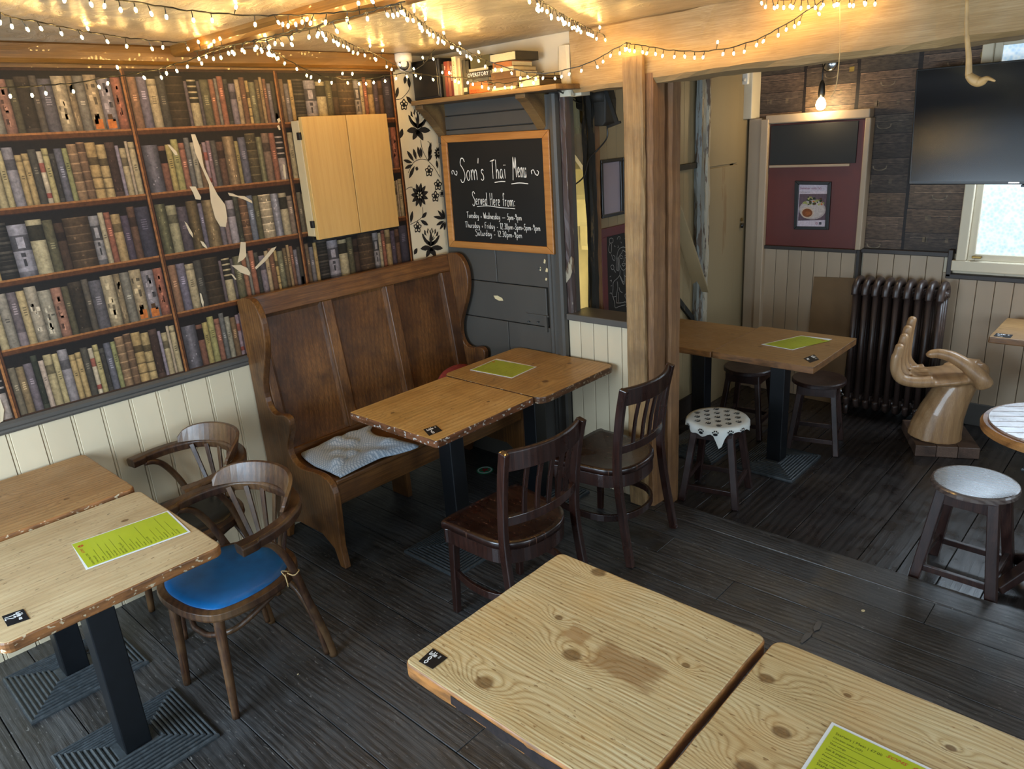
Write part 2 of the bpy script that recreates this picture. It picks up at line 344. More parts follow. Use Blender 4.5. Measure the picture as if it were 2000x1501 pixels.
class MB:
    def __init__(s): s.v, s.f, s.c = [], [], []
    def add(s, vs, fs, col=None):
        o = len(s.v); s.v += [Vector(v) for v in vs]; s.f += [tuple(i + o for i in f) for f in fs]; s.c += [col] * len(fs)
        return s
    def hexa(s, p, col=None):
        return s.add(p, [(0, 3, 2, 1), (4, 5, 6, 7), (0, 1, 5, 4), (1, 2, 6, 5), (2, 3, 7, 6), (3, 0, 4, 7)], col)
    def box(s, x0, x1, y0, y1, z0, z1, col=None):
        return s.hexa([(x0, y0, z0), (x1, y0, z0), (x1, y1, z0), (x0, y1, z0), (x0, y0, z1), (x1, y0, z1), (x1, y1, z1), (x0, y1, z1)], col)
    def obox(s, c, size, rz=0, rx=0, col=None):
        R = Matrix.Rotation(rz, 3, 'Z') @ Matrix.Rotation(rx, 3, 'X'); a, b, d = [x / 2 for x in size]
        return s.hexa([Vector(c) + R @ Vector(q) for q in [(-a, -b, -d), (a, -b, -d), (a, b, -d), (-a, b, -d), (-a, -b, d), (a, -b, d), (a, b, d), (-a, b, d)]], col)
    def bar(s, p, q, w, h, up=(0, 0, 1), w2=None, h2=None):
        p, q = Vector(p), Vector(q); t = (q - p).normalized(); u = Vector(up)
        a = t.cross(u)
        if a.length < 1e-4: a = t.cross(Vector((0, 1, 0)))
        a.normalize(); b = a.cross(t); w2 = w2 or w; h2 = h2 or h
        return s.hexa([p - a * w / 2 - b * h / 2, p + a * w / 2 - b * h / 2, p + a * w / 2 + b * h / 2, p - a * w / 2 + b * h / 2,
                       q - a * w2 / 2 - b * h2 / 2, q + a * w2 / 2 - b * h2 / 2, q + a * w2 / 2 + b * h2 / 2, q - a * w2 / 2 + b * h2 / 2])
    def sweep(s, path, sec, up=(0, 0, 1), scl=None, closed=False, ups=None, caps=True):
        P = [Vector(p) for p in path]; N = len(P); K = len(sec); vs = []
        for i, p in enumerate(P):
            a = P[(i - 1) % N] if closed or i > 0 else P[i]; b = P[(i + 1) % N] if closed or i < N - 1 else P[i]
            t = (b - a).normalized(); u = Vector(ups[i] if ups else up)
            sd = t.cross(u)
            if sd.length < 1e-4: sd = t.cross(Vector((0.3, 1, 0.1)))
            sd.normalize(); n = sd.cross(t)
            k = scl[i] if scl else 1
            ka, kb = (k if isinstance(k, (tuple, list)) else (k, k))
            vs += [p + sd * (q[0] * ka) + n * (q[1] * kb) for q in sec]
        fs = []
        for i in range(N if closed else N - 1):
            j = (i + 1) % N
            for k in range(K):
                l = (k + 1) % K; fs.append((i * K + k, i * K + l, j * K + l, j * K + k))
        if caps and not closed:
            fs.append(tuple(range(K - 1, -1, -1))); fs.append(tuple((N - 1) * K + k for k in range(K)))
        return s.add(vs, fs)
    def tube(s, path, r, n=8, closed=False, up=(0.13, 0.21, 0.97), caps=True):
        sec = [(cos(2 * pi * k / n), sin(2 * pi * k / n)) for k in range(n)]
        P = [Vector(p) for p in path]
        rr = r if isinstance(r, (list, tuple)) else [r] * len(P)
        if len(rr) != len(P): rr = [rr[0] + (rr[-1] - rr[0]) * i / (len(P) - 1) for i in range(len(P))]
        N = len(P); vs = []; prev = None
        for i, p in enumerate(P):
            a = P[(i - 1) % N] if closed or i > 0 else P[i]; b = P[(i + 1) % N] if closed or i < N - 1 else P[i]
            t = (b - a).normalized()
            if prev is None:
                sd = t.cross(Vector(up))
                if sd.length < 1e-3: sd = t.cross(Vector((1, 0, 0)))
            else: sd = prev - t * prev.dot(t)
            sd.normalize(); prev = sd; n2 = sd.cross(t)
            vs += [p + sd * (q[0] * rr[i]) + n2 * (q[1] * rr[i]) for q in sec]
        fs = []
        for i in range(N if closed else N - 1):
            j = (i + 1) % N
            for k in range(n):
                l = (k + 1) % n; fs.append((i * n + k, i * n + l, j * n + l, j * n + k))
        if caps and not closed:
            fs.append(tuple(range(n - 1, -1, -1))); fs.append(tuple((N - 1) * n + k for k in range(n)))
        return s.add(vs, fs)
    def prism(s, poly, fn, h0, h1, col=None):
        """poly: 2-D outline, fn(a, b, h) -> point"""
        K = len(poly); vs = [fn(a, b, h0) for a, b in poly] + [fn(a, b, h1) for a, b in poly]
        fs = [tuple(range(K - 1, -1, -1)), tuple(range(K, 2 * K))] + [(k, (k + 1) % K, K + (k + 1) % K, K + k) for k in range(K)]
        return s.add(vs, fs, col)
    def lathe(s, prof, c=(0, 0, 0), n=28, sx=1, sy=1, caps=True):
        c = Vector(c); K = len(prof); vs = []
        for i in range(n):
            a = 2 * pi * i / n; vs += [c + Vector((r * cos(a) * sx, r * sin(a) * sy, z)) for r, z in prof]
        fs = []
        for i in range(n):
            j = (i + 1) % n
            for k in range(K - 1): fs.append((i * K + k, j * K + k, j * K + k + 1, i * K + k + 1))
        if caps and prof[0][0] > 1e-6: fs.append(tuple(i * K for i in range(n - 1, -1, -1)))
        if caps and prof[-1][0] > 1e-6: fs.append(tuple(i * K + K - 1 for i in range(n)))
        return s.add(vs, fs)
    def poly(s, pts, col=None): return s.add(pts, [tuple(range(len(pts)))], col)
    def build(s, name, mat, parent=None, smooth=False, bevel=0, kind=None, local=False, subsurf=0, cols=None, seg=2, thick=0):
        me = bpy.data.meshes.new(name); verts = s.v
        o = bpy.data.objects.new(name, me)
        if parent is not None:
            fr = FR.get(parent.name)
            if fr is None: fr = FR[parent.name] = Matrix.Identity(4)
            FR[o.name] = fr
            if not local:
                inv = fr.inverted(); verts = [inv @ v for v in verts]
            o.parent = parent
        elif kind != 'structure' and verts:
            lo = [min(v[i] for v in verts) for i in range(3)]; hi = [max(v[i] for v in verts) for i in range(3)]
            b = Vector(((lo[0] + hi[0]) / 2, (lo[1] + hi[1]) / 2, lo[2])); o.location = b; verts = [v - b for v in verts]
            FR[o.name] = Matrix.Translation(b)
        me.from_pydata([tuple(v) for v in verts], [], s.f)
        cl = [c for c in s.c]
        if any(c is not None for c in cl):
            at = me.color_attributes.new('Col', 'FLOAT_COLOR', 'CORNER')
            buf = []
            for f, c in zip(s.f, cl):
                if c is None: c = (1, 1, 1, 1)
                if isinstance(c[0], (tuple, list)): 
                    for k in range(len(f)): buf += list(c[k])
                else: buf += list(c) * len(f)
            at.data.foreach_set('color', buf)
        me.update(); me.validate()
        if mat: me.materials.append(M[mat] if isinstance(mat, str) else mat)
        if smooth: me.shade_smooth()
        if bevel:
            md = o.modifiers.new('bevel', 'BEVEL'); md.width = bevel; md.segments = seg; md.limit_method = 'ANGLE'; md.angle_limit = 0.6
        if thick:
            md = o.modifiers.new('solid', 'SOLIDIFY'); md.thickness = thick; md.offset = 0
        if subsurf:
            md = o.modifiers.new('sub', 'SUBSURF'); md.levels = subsurf; md.render_levels = subsurf
        if kind: o['kind'] = kind
        COL.objects.link(o); return o

def tag(o, label=None, cat=None, group=None):
    if label: o['label'] = label
    if cat: o['category'] = cat
    if group: o['group'] = group
    return o
def thing(name, label, cat, loc=(0, 0, 0), rz=0, group=None, kind=None):
    o = bpy.data.objects.new(name, None); o.location = loc; o.rotation_euler = (0, 0, rz); o.empty_display_size = 0.05
    COL.objects.link(o); tag(o, label, cat, group)
    FR[o.name] = Matrix.Translation(Vector(loc)) @ Matrix.Rotation(rz, 4, 'Z')
    if kind: o['kind'] = kind
    return o
def struct(name, label=None):
    o = thing(name, label, None, kind='structure'); return o
KIDS = {}
def copy_tree(o, parent=None, loc=None, rz=None, label=None, group=None):
    kids = [c for c in bpy.data.objects if c.parent == o]
    c = o.copy(); COL.objects.link(c)
    if parent is not None: c.parent = parent
    if loc is not None: c.location = loc
    if rz is not None: c.rotation_euler = (0, 0, rz)
    if label: c['label'] = label
    if group: c['group'] = group
    for k in kids: copy_tree(k, c)
    return c
def text(body, name, mat, parent, origin, xdir, updir, size, align='LEFT', thick=0.0, sx=1.0, shear=0):
    """flat lettering lying in a plane"""
    cu = bpy.data.curves.new(name, 'FONT'); cu.body = body; cu.size = size; cu.align_x = align; cu.extrude = thick; cu.shear = shear
    cu.materials.append(M[mat]); cu.resolution_u = 2
    o = bpy.data.objects.new(name, cu); COL.objects.link(o)
    x = Vector(xdir).normalized(); n = x.cross(Vector(updir)).normalized(); y = n.cross(x)
    mw = Matrix(((x.x * sx, y.x, n.x, origin[0]), (x.y * sx, y.y, n.y, origin[1]), (x.z * sx, y.z, n.z, origin[2]), (0, 0, 0, 1)))
    if parent is not None:
        o.parent = parent; o.matrix_local = FR[parent.name].inverted() @ mw
    else: o.matrix_world = mw
    TEXTS.append(o)
    return o
TEXTS = []

# single-stroke handwriting: strokes on a grid, base line 0, x-height 1, ascender 2, descender -0.8
GL = {
 'S': (1.0, [[(.95, 1.8), (.7, 2.15), (.3, 2.1), (.15, 1.6), (.6, 1.1), (.85, .5), (.6, -.1), (.2, -.2), (0, .1)]]),
 'o': (.75, [[(.3, .95), (.05, .6), (.12, .1), (.4, 0), (.62, .35), (.55, .85), (.3, .95)]]),
 'm': (1.2, [[(.05, 1), (.08, 0)], [(.08, .6), (.3, 1), (.5, .8), (.55, 0)], [(.55, .6), (.78, 1), (.98, .8), (1.02, 0)]]),
 "'": (.3, [[(.15, 2.1), (.05, 1.6)]]),
 's': (.65, [[(.5, .9), (.25, 1), (.1, .75), (.4, .45), (.45, .1), (.2, -.05), (0, .1)]]),
 ' ': (.6, []),
 'T': (1.0, [[(-.05, 1.95), (.95, 2.1)], [(.45, 2.0), (.4, 0)]]),
 'h': (.75, [[(.1, 2.1), (.08, 0)], [(.1, .6), (.35, 1), (.55, .75), (.58, 0)]]),
 'a': (.8, [[(.55, .9), (.25, 1), (.05, .5), (.2, .02), (.5, .3), (.58, .95), (.6, .2), (.72, 0)]]),
 'i': (.3, [[(.12, 1), (.14, 0)], [(.12, 1.4), (.13, 1.5)]]),
 'I': (.4, [[(.18, 1), (.2, 0)], [(.05, 1.4), (.06, 1.5)], [(.32, 1.4), (.33, 1.5)]]),
 'M': (1.3, [[(0, -.35), (.2, 1.0), (.3, 2.1), (.55, .9), (.95, 2.05), (1.0, 1.0), (1.05, 0)]]),
 'e': (.7, [[(.08, .5), (.5, .6), (.45, .95), (.2, .98), (.05, .5), (.2, .03), (.55, .15)]]),
 'n': (.75, [[(.08, 1), (.1, 0)], [(.1, .6), (.35, 1), (.55, .75), (.58, 0)]]),
 'u': (.75, [[(.08, 1), (.1, .2), (.3, 0), (.52, .3), (.56, 1)], [(.56, .8), (.62, 0)]]),
 'r': (.55, [[(.1, 1), (.1, 0)], [(.1, .6), (.3, .98), (.48, .9)]]),
 'v': (.65, [[(.05, 1), (.28, 0), (.55, 1)]]),
 'd': (.8, [[(.55, .85), (.25, 1), (.06, .5), (.22, 0), (.52, .3)], [(.6, 2.1), (.58, 0)]]),
 'H': (.95, [[(.1, 2.05), (.08, 0)], [(.75, 2.05), (.72, 0)], [(.08, 1), (.75, 1.1)]]),
 'f': (.55, [[(.55, 1.9), (.35, 2.1), (.22, 1.8), (.2, 0)], [(0, 1.05), (.45, 1.1)]]),
 ':': (.3, [[(.12, .9), (.13, .75)], [(.12, .2), (.13, .05)]]),
 'y': (.7, [[(.08, 1), (.15, .4), (.35, .25), (.55, 1)], [(.55, 1), (.45, -.3), (.2, -.8), (0, -.6)]]),
 '+': (.65, [[(.05, .5), (.55, .55)], [(.3, .85), (.3, .2)]]),
 'W': (1.3, [[(.05, 2), (.3, 0), (.6, 1.5), (.85, 0), (1.2, 2.05)]]),
 '-': (.6, [[(.05, .5), (.5, .55)]]),
 '_': (1.6, [[(.05, .5), (1.5, .55)]]),
 '5': (.75, [[(.65, 1.95), (.2, 1.9), (.15, 1.1), (.5, 1.1), (.6, .5), (.35, 0), (.05, .15)]]),
 'p': (.75, [[(.1, 1), (.08, -.8)], [(.1, .7), (.4, 1), (.6, .6), (.4, .05), (.1, .15)]]),
 '9': (.75, [[(.6, 1.5), (.3, 1.9), (.08, 1.5), (.3, 1.1), (.6, 1.5), (.5, 0)]]),
 'F': (.8, [[(.1, 2), (.08, 0)], [(.1, 2), (.75, 2.1)], [(.1, 1.1), (.55, 1.15)]]),
 '1': (.5, [[(.1, 1.7), (.3, 2), (.3, 0)]]),
 '2': (.75, [[(.08, 1.6), (.35, 2), (.58, 1.5), (.1, .05), (.65, .05)]]),
 '.': (.3, [[(.12, .12), (.14, 0)]]),
 '3': (.7, [[(.1, 1.8), (.4, 2), (.55, 1.5), (.3, 1.05), (.6, .6), (.35, 0), (.05, .2)]]),
 '0': (.75, [[(.35, 1.95), (.08, 1.2), (.15, .2), (.42, 0), (.62, .8), (.55, 1.7), (.35, 1.95)]]),
 't': (.55, [[(.25, 1.8), (.22, .2), (.45, 0)], [(0, 1.2), (.5, 1.25)]]),
 'b': (.75, [[(.1, 2.1), (.1, 0)], [(.1, .6), (.4, 1), (.6, .5), (.35, 0), (.1, .15)]]),
 'l': (.35, [[(.15, 2.1), (.15, .1), (.3, 0)]]),
 '#': (.9, [[(.3, 1.6), (.2, .2)], [(.6, 1.6), (.5, .2)], [(.05, 1.15), (.8, 1.2)], [(0, .6), (.75, .65)]]),
 '6': (.75, [[(.55, 2), (.15, 1.2), (.12, .3), (.4, 0), (.6, .5), (.35, .95), (.12, .6)]]),
 '8': (.8, [[(.35, 1.0), (.08, 1.5), (.35, 2), (.6, 1.5), (.35, 1.0), (.05, .5), (.35, 0), (.65, .5), (.35, 1.0)]]),
 '7': (.7, [[(.05, 1.9), (.6, 1.95), (.2, 0)]]),
 '~': (1.1, [[(.05, .3), (.0, .7), (.3, .8), (.5, .3), (.8, .1), (.95, .5), (.75, .7)]]),
 'A': (.9, [[(0, 0), (.4, 2), (.8, 0)], [(.15, .8), (.65, .8)]]),
}
def script_strokes(txt):
    x = 0; out = []
    for ch in txt:
        w, st = GL.get(ch, GL[' '])
        for s_ in st: out.append([(x + a, b) for a, b in s_])
        x += w + 0.12
    return out, x
def chalk(mb, strokes, fn, w):
    """flat ribbons along strokes; fn maps 2-D to the board"""
    for st in strokes:
        P = [fn(a, b) for a, b in st]
        if len(P) > 2: P = smooth(P, 4)
        nrm = None
        o0 = fn(0, 0); nrm = (fn(1, 0) - o0).cross(fn(0, 1) - o0).normalized()
        L, R_ = [], []
        for i, p in enumerate(P):
            t = (P[min(i + 1, len(P) - 1)] - P[max(i - 1, 0)])
            if t.length < 1e-9: t = fn(1, 0) - o0
            t.normalize(); s_ = t.cross(nrm) * (w / 2) * random.uniform(0.75, 1.2)
            L.append(p - s_); R_.append(p + s_)
        n = len(P)
        mb.add(L + R_, [(i, i + 1, n + i + 1, n + i) for i in range(n - 1)])
def chalk_line(mb, txt, p0, p1, xh, w, up=Vector((0, 0, 1)), jitter=0):
    st, W_ = script_strokes(txt)
    d = (p1 - p0); 
    chalk(mb, st, lambda a, b: p0 + d * (a / W_) + up * (b * xh), w)

def rough_bar(mb, p, q, w, h, amp=0.006, n=24, up=(0, 0, 1), corner=0.012):
    """an old timber: wavering edges"""
    p, q = Vector(p), Vector(q); t = (q - p).normalized(); a = t.cross(Vector(up)); a.normalize(); b = a.cross(t)
    a0, b0 = w / 2, h / 2; c = corner
    sec = [(-a0 + c, -b0), (0, -b0), (a0 - c, -b0), (a0, -b0 + c), (a0, 0), (a0, b0 - c), (a0 - c, b0), (0, b0), (-a0 + c, b0), (-a0, b0 - c), (-a0, 0), (-a0, -b0 + c)]
    vs = []; off = [[0, 0] for _ in sec]
    for i in range(n + 1):
        c0 = p + (q - p) * (i / n)
        for k, (x, y) in enumerate(sec):
            off[k][0] = off[k][0] * 0.7 + random.uniform(-amp, amp) * 0.6; off[k][1] = off[k][1] * 0.7 + random.uniform(-amp, amp) * 0.6
            vs.append(c0 + a * (x + off[k][0]) + b * (y + off[k][1]))
    K = len(sec); fs = []
    for i in range(n):
        for k in range(K):
            l = (k + 1) % K; fs.append((i * K + k, i * K + l, (i + 1) * K + l, (i + 1) * K + k))
    fs += [tuple(range(K - 1, -1, -1)), tuple(n * K + k for k in range(K))]
    return mb.add(vs, fs)
# ---------------------------------------------------------------- the room
XW, YG, YB, ZC, ZL = -3.40, 3.08, 5.25, 2.39, -0.05      # book wall, grey wall, back wall, ceiling, lower floor
XR, YF, XW2 = 2.45, -1.25, -2.50

# upper floor: boards run along X, each its own piece
floor = struct('floor', 'near-black worn floorboards of the front room')
sub = MB().box(XW - 0.05, XR, YF, 3.13, -0.12, -0.024).build('subfloor', 'skirt', floor)
y = YF; ys = [-1.25, -1.06, -.86, -.68, -.49, -.30, -.12, .06, .25, .44, .62, .83, 1.03, 1.22, 1.40, 1.59, 1.78, 1.97, 2.15, 2.33, 2.50, 2.67, 2.84, 3.005]
for a, b in zip(ys, ys[1:]):
    cuts = [XW] + sorted(random.uniform(XW + .6, XR - .6) for _ in range(2)) + [XR]
    if cuts[2] - cuts[1] < 0.7: cuts.pop(1)
    for c, d in zip(cuts, cuts[1:]):
        z = random.uniform(-0.0012, 0.0006)
        MB().box(c + .001, d - .001, a + .0018, b - .0018, -0.024, z).build('board', 'floor', floor, bevel=0.0015, seg=1)
for c, d in ((-1.9, 0.35), (0.35, XR)):
    MB().box(c + .001, d - .001, 3.007, 3.147, -0.06, 0.002).build('board', 'floor', floor, bevel=0.005)
MB().box(-3.4, -1.9, 3.007, 3.12, -0.024, 0.0).build('board', 'floor', floor)
floor2 = struct('floor', 'lower black floorboards of the back room')
MB().box(-4.4, XR, 3.10, 5.4, -0.14, ZL - 0.022).build('subfloor', 'skirt', floor2)
xs = [-4.3, -4.1, -3.9, -3.7, -3.5, -3.3, -3.1, -2.93, -2.76, -2.59, -2.42, -2.26, -2.10, -1.935, -1.78, -1.61, -1.435, -1.268, -1.11, -.932, -.763, -.6, -.43, -.26, -.1, .08, .26, .44, .62, .8, .98, 1.16, 1.34, 1.52, 1.7, 1.88, 2.06, 2.24, 2.45]
for a, b in zip(xs, xs[1:]):
    z = random.uniform(-0.001, 0.0008)
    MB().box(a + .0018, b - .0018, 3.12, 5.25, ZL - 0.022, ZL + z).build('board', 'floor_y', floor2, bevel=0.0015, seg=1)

ceil = struct('ceiling', 'swirled varnished plaster ceiling')
MB().box(XW - .1, XR, YF - .1, 3.07, ZC, ZC + .1).build('plaster', 'ceiling', ceil)
MB().box(-4.4, XR, 3.05, 5.4, 2.52, 2.62).build('plaster', 'plaster', ceil)

# unseen walls that close the room behind the camera, with their windows
wf = struct('wall_front')
mb = MB()
for x0, x1 in ((XW - .1, -2.35), (-.75, .25), (1.55, XR)): mb.box(x0, x1, YF - .1, YF, -.1, ZC)
for x0, x1 in ((-2.35, -.75), (.25, 1.55)):
    mb.box(x0, x1, YF - .1, YF, -.1, .55); mb.box(x0, x1, YF - .1, YF, 1.98, ZC)
mb.build('plaster', 'plaster', wf)
wr = struct('wall_right')
mb = MB()
for y0, y1 in ((YF - .1, .65), (2.15, 3.65), (4.75, 5.35)): mb.box(XR, XR + .1, y0, y1, -.15, 2.6)
for y0, y1 in ((.65, 2.15), (3.65, 4.75)):
    mb.box(XR, XR + .1, y0, y1, -.15, .75); mb.box(XR, XR + .1, y0, y1, 2.02, 2.6)
mb.build('plaster', 'plaster', wr)
for k, (ax, x0, x1, z0, z1) in enumerate((('x', -2.35, -.75, .55, 1.98), ('x', .25, 1.55, .55, 1.98), ('y', .65, 2.15, .75, 2.02), ('y', 3.65, 4.75, .75, 2.02))):
    w = struct('window_%d' % (k + 2)); mb = MB(); t = .045
    xm = (x0 + x1) / 2
    def bx(a, b, c, d):
        if ax == 'x': mb.box(a, b, YF - .09, YF - .04, c, d)
        else: mb.box(XR + .04, XR + .09, a, b, c, d)
    bx(x0, x0 + t, z0, z1); bx(x1 - t, x1, z0, z1); bx(x0, x1, z0, z0 + t); bx(x0, x1, z1 - t, z1); bx(xm - t / 2, xm + t / 2, z0, z1)
    mb.build('window_frame', 'plaster', w)

# left wall: bead boards, rail, printed book paper, flowered strip
wl = struct('wall_left', 'left wall with printed bookshelf wallpaper over cream boarding')
MB().box(XW - .1, XW - .002, YF - .1, 3.2, -.1, 2.5).build('plaster', 'plaster', wl)
yy = -1.25 - .02
k = 0
g0 = 1.075 - 0.1195 * 20
for i in range(40):
    a = g0 + .1195 * i; b = a + .1195
    if b < YF or a > 3.07: continue
    mb = MB(); a2, b2 = max(a, YF), min(b, 3.07)
    mb.prism([(a2 + .001, 0), (a2 + .001, .006), (a2 + .004, .010), (a2 + .011, .010), (a2 + .013, .006), (a2 + .016, .012), (b2 - .002, .012), (b2 - .001, 0)],
             lambda p, q, h: V(XW - .004 + q, p, h), 0.0, .96)
    mb.build('board', 'cream', wl)
MB().prism([(0, 0), (.014, 0), (.020, .01), (.016, .018), (.024, .026), (.026, .04), (.012, .05), (0, .05)], lambda a, b, h: V(XW + a, h, .945 + b), YF, 1.66).build('rail', 'greydado', struct('trim_1', 'grey blue dado rail under the printed bookshelves'))

# --- printed bookshelves: a flat print, transcribed row by row (width, colour, kind)
def colmul(c, k): return (min(1, c[0] * k), min(1, c[1] * k), min(1, c[2] * k), 1)
Bk = {
 'La': [(50, 'b79a63', 'p'), (60, '8f8276', 'p'), (55, '6d5a66', 'b'), (50, 'c09a58', 'p'), (70, 'a7937e', 'f'), (78, '9c8f7c', 'f'), (65, 'b0614a', 'f'), (45, '5b4f30', 'p'), (85, '3b2c1f', 'd'), (44, '5f5145', 'p'), (80, '5d5866', 'p'), (85, 'b79b70', 'f'), (45, '8d6f47', 'f'), (65, '7d7569', 'p'), (82, 'b08f62', 'g'), (85, '887e8f', 'g'), (66, 'b1472c', 'f')],
 'Lb': [(45, '71604a', 'p'), (50, '8d6a3d', 'p'), (55, '6b5b6d', 'p'), (40, '2f3527', 'd'), (36, 'b7978a', 'p'), (56, 'b59a60', 'l'), (40, 'c0a45f', 'p'), (65, '8d8494', 'l'), (42, 'c29340', 't'), (42, 'c29340', 't'), (50, '50493f', 'p'), (34, 'c4ac8e', 'r'), (40, 'b9a250', 't'), (36, '3d3733', 'd'), (50, '5d6076', 'p'), (36, '8f9045', 'p'), (64, '93643a', 'c'), (56, '7b4f2e', 'c'), (70, 'c08d33', 'y'), (62, 'bf9445', 'y'), (66, '4a2c24', 'd'), (26, '8d7e9c', 'p'), (46, 'b79c68', 'l'), (22, 'b99c80', 'p'), (46, 'bda26c', 't')],
 'Lc': [(36, '7a5535', 'p'), (42, '6f6a76', 'p'), (36, 'c08f2e', 'p'), (100, '2a241f', 'k'), (108, '8f8da6', 'm'), (92, 'b7a475', 'n'), (62, '615938', 'p'), (58, '50301f', 'l'), (160, '55381f', 'c'), (62, '8b8793', 'm'), (36, 'b79f76', 'p'), (42, 'ad4529', 't'), (62, 'bb8a3f', 'l'), (52, '54405a', 'p'), (52, '70402a', 'l'), (96, '3f3b52', 'p')],
 'Ma': [(56, '9c5e3a', 'p'), (62, '6d6585', 'p'), (62, 'b9a173', 't'), (58, '4a4640', 'p'), (125, '3e2c17', 'c'), (24, '6b5563', 'p'), (64, 'b39c6b', 'b4'), (24, '5a4e5a', 'p'), (64, '6d6640', 'p'), (40, 'a9552d', 'p'), (24, '7c776f', 'p'), (44, 'b5502f', 'p'), (34, '3a3a34', 'd'), (50, '84748c', 'l'), (36, 'bf9863', 'p'), (44, '8a4c2a', 'p'), (26, 'c4962f', 'y'), (50, '77744f', 'p'), (36, '70552f', 'p'), (26, 'b08347', 'p'), (30, '8d4a30', 'p'), (34, '6d6678', 'p'), (30, '40382d', 'o')],
 'Mb': [(98, '5f5d70', 'w'), (46, '8b4430', 'n'), (40, 'b79a2d', 'p'), (46, 'a99f3d', 'p'), (40, 'b0553a', 't'), (36, '6a6b6d', 'p'), (38, 'a09780', 'p'), (42, '8b5c32', 'p'), (28, 'a57a90', 'r'), (30, '8f6374', 'p'), (38, '57524c', 'p'), (50, '70402b', 'l'), (80, '9a7446', 'w'), (28, 'a58a2f', 'p'), (56, '5c5f79', 'p'), (78, '5a4a28', 'c'), (44, '777448', 'w'), (58, '8a6450', 'l'), (46, 'a54a2c', 'p'), (60, 'a08c8c', 'b4')],
 'Mc': [(62, '605e38', 'w'), (60, '9d9468', 'l'), (62, '57495a', 'p'), (70, '6a5025', 'w'), (28, '6c6585', 'p'), (86, '8a6a3a', 'w'), (34, '6f6478', 'p'), (30, '8f6a70', 'p'), (52, '9c94a8', 'l'), (34, '3f4030', 'd'), (56, '7d4c2a', 'c'), (44, '5f7390', 'p'), (40, '5d5a35', 'p'), (86, 'b09a78', 'c'), (58, '7f87a0', 'w'), (58, 'ab9a74', 'n'), (40, '8f7262', 't')],
}
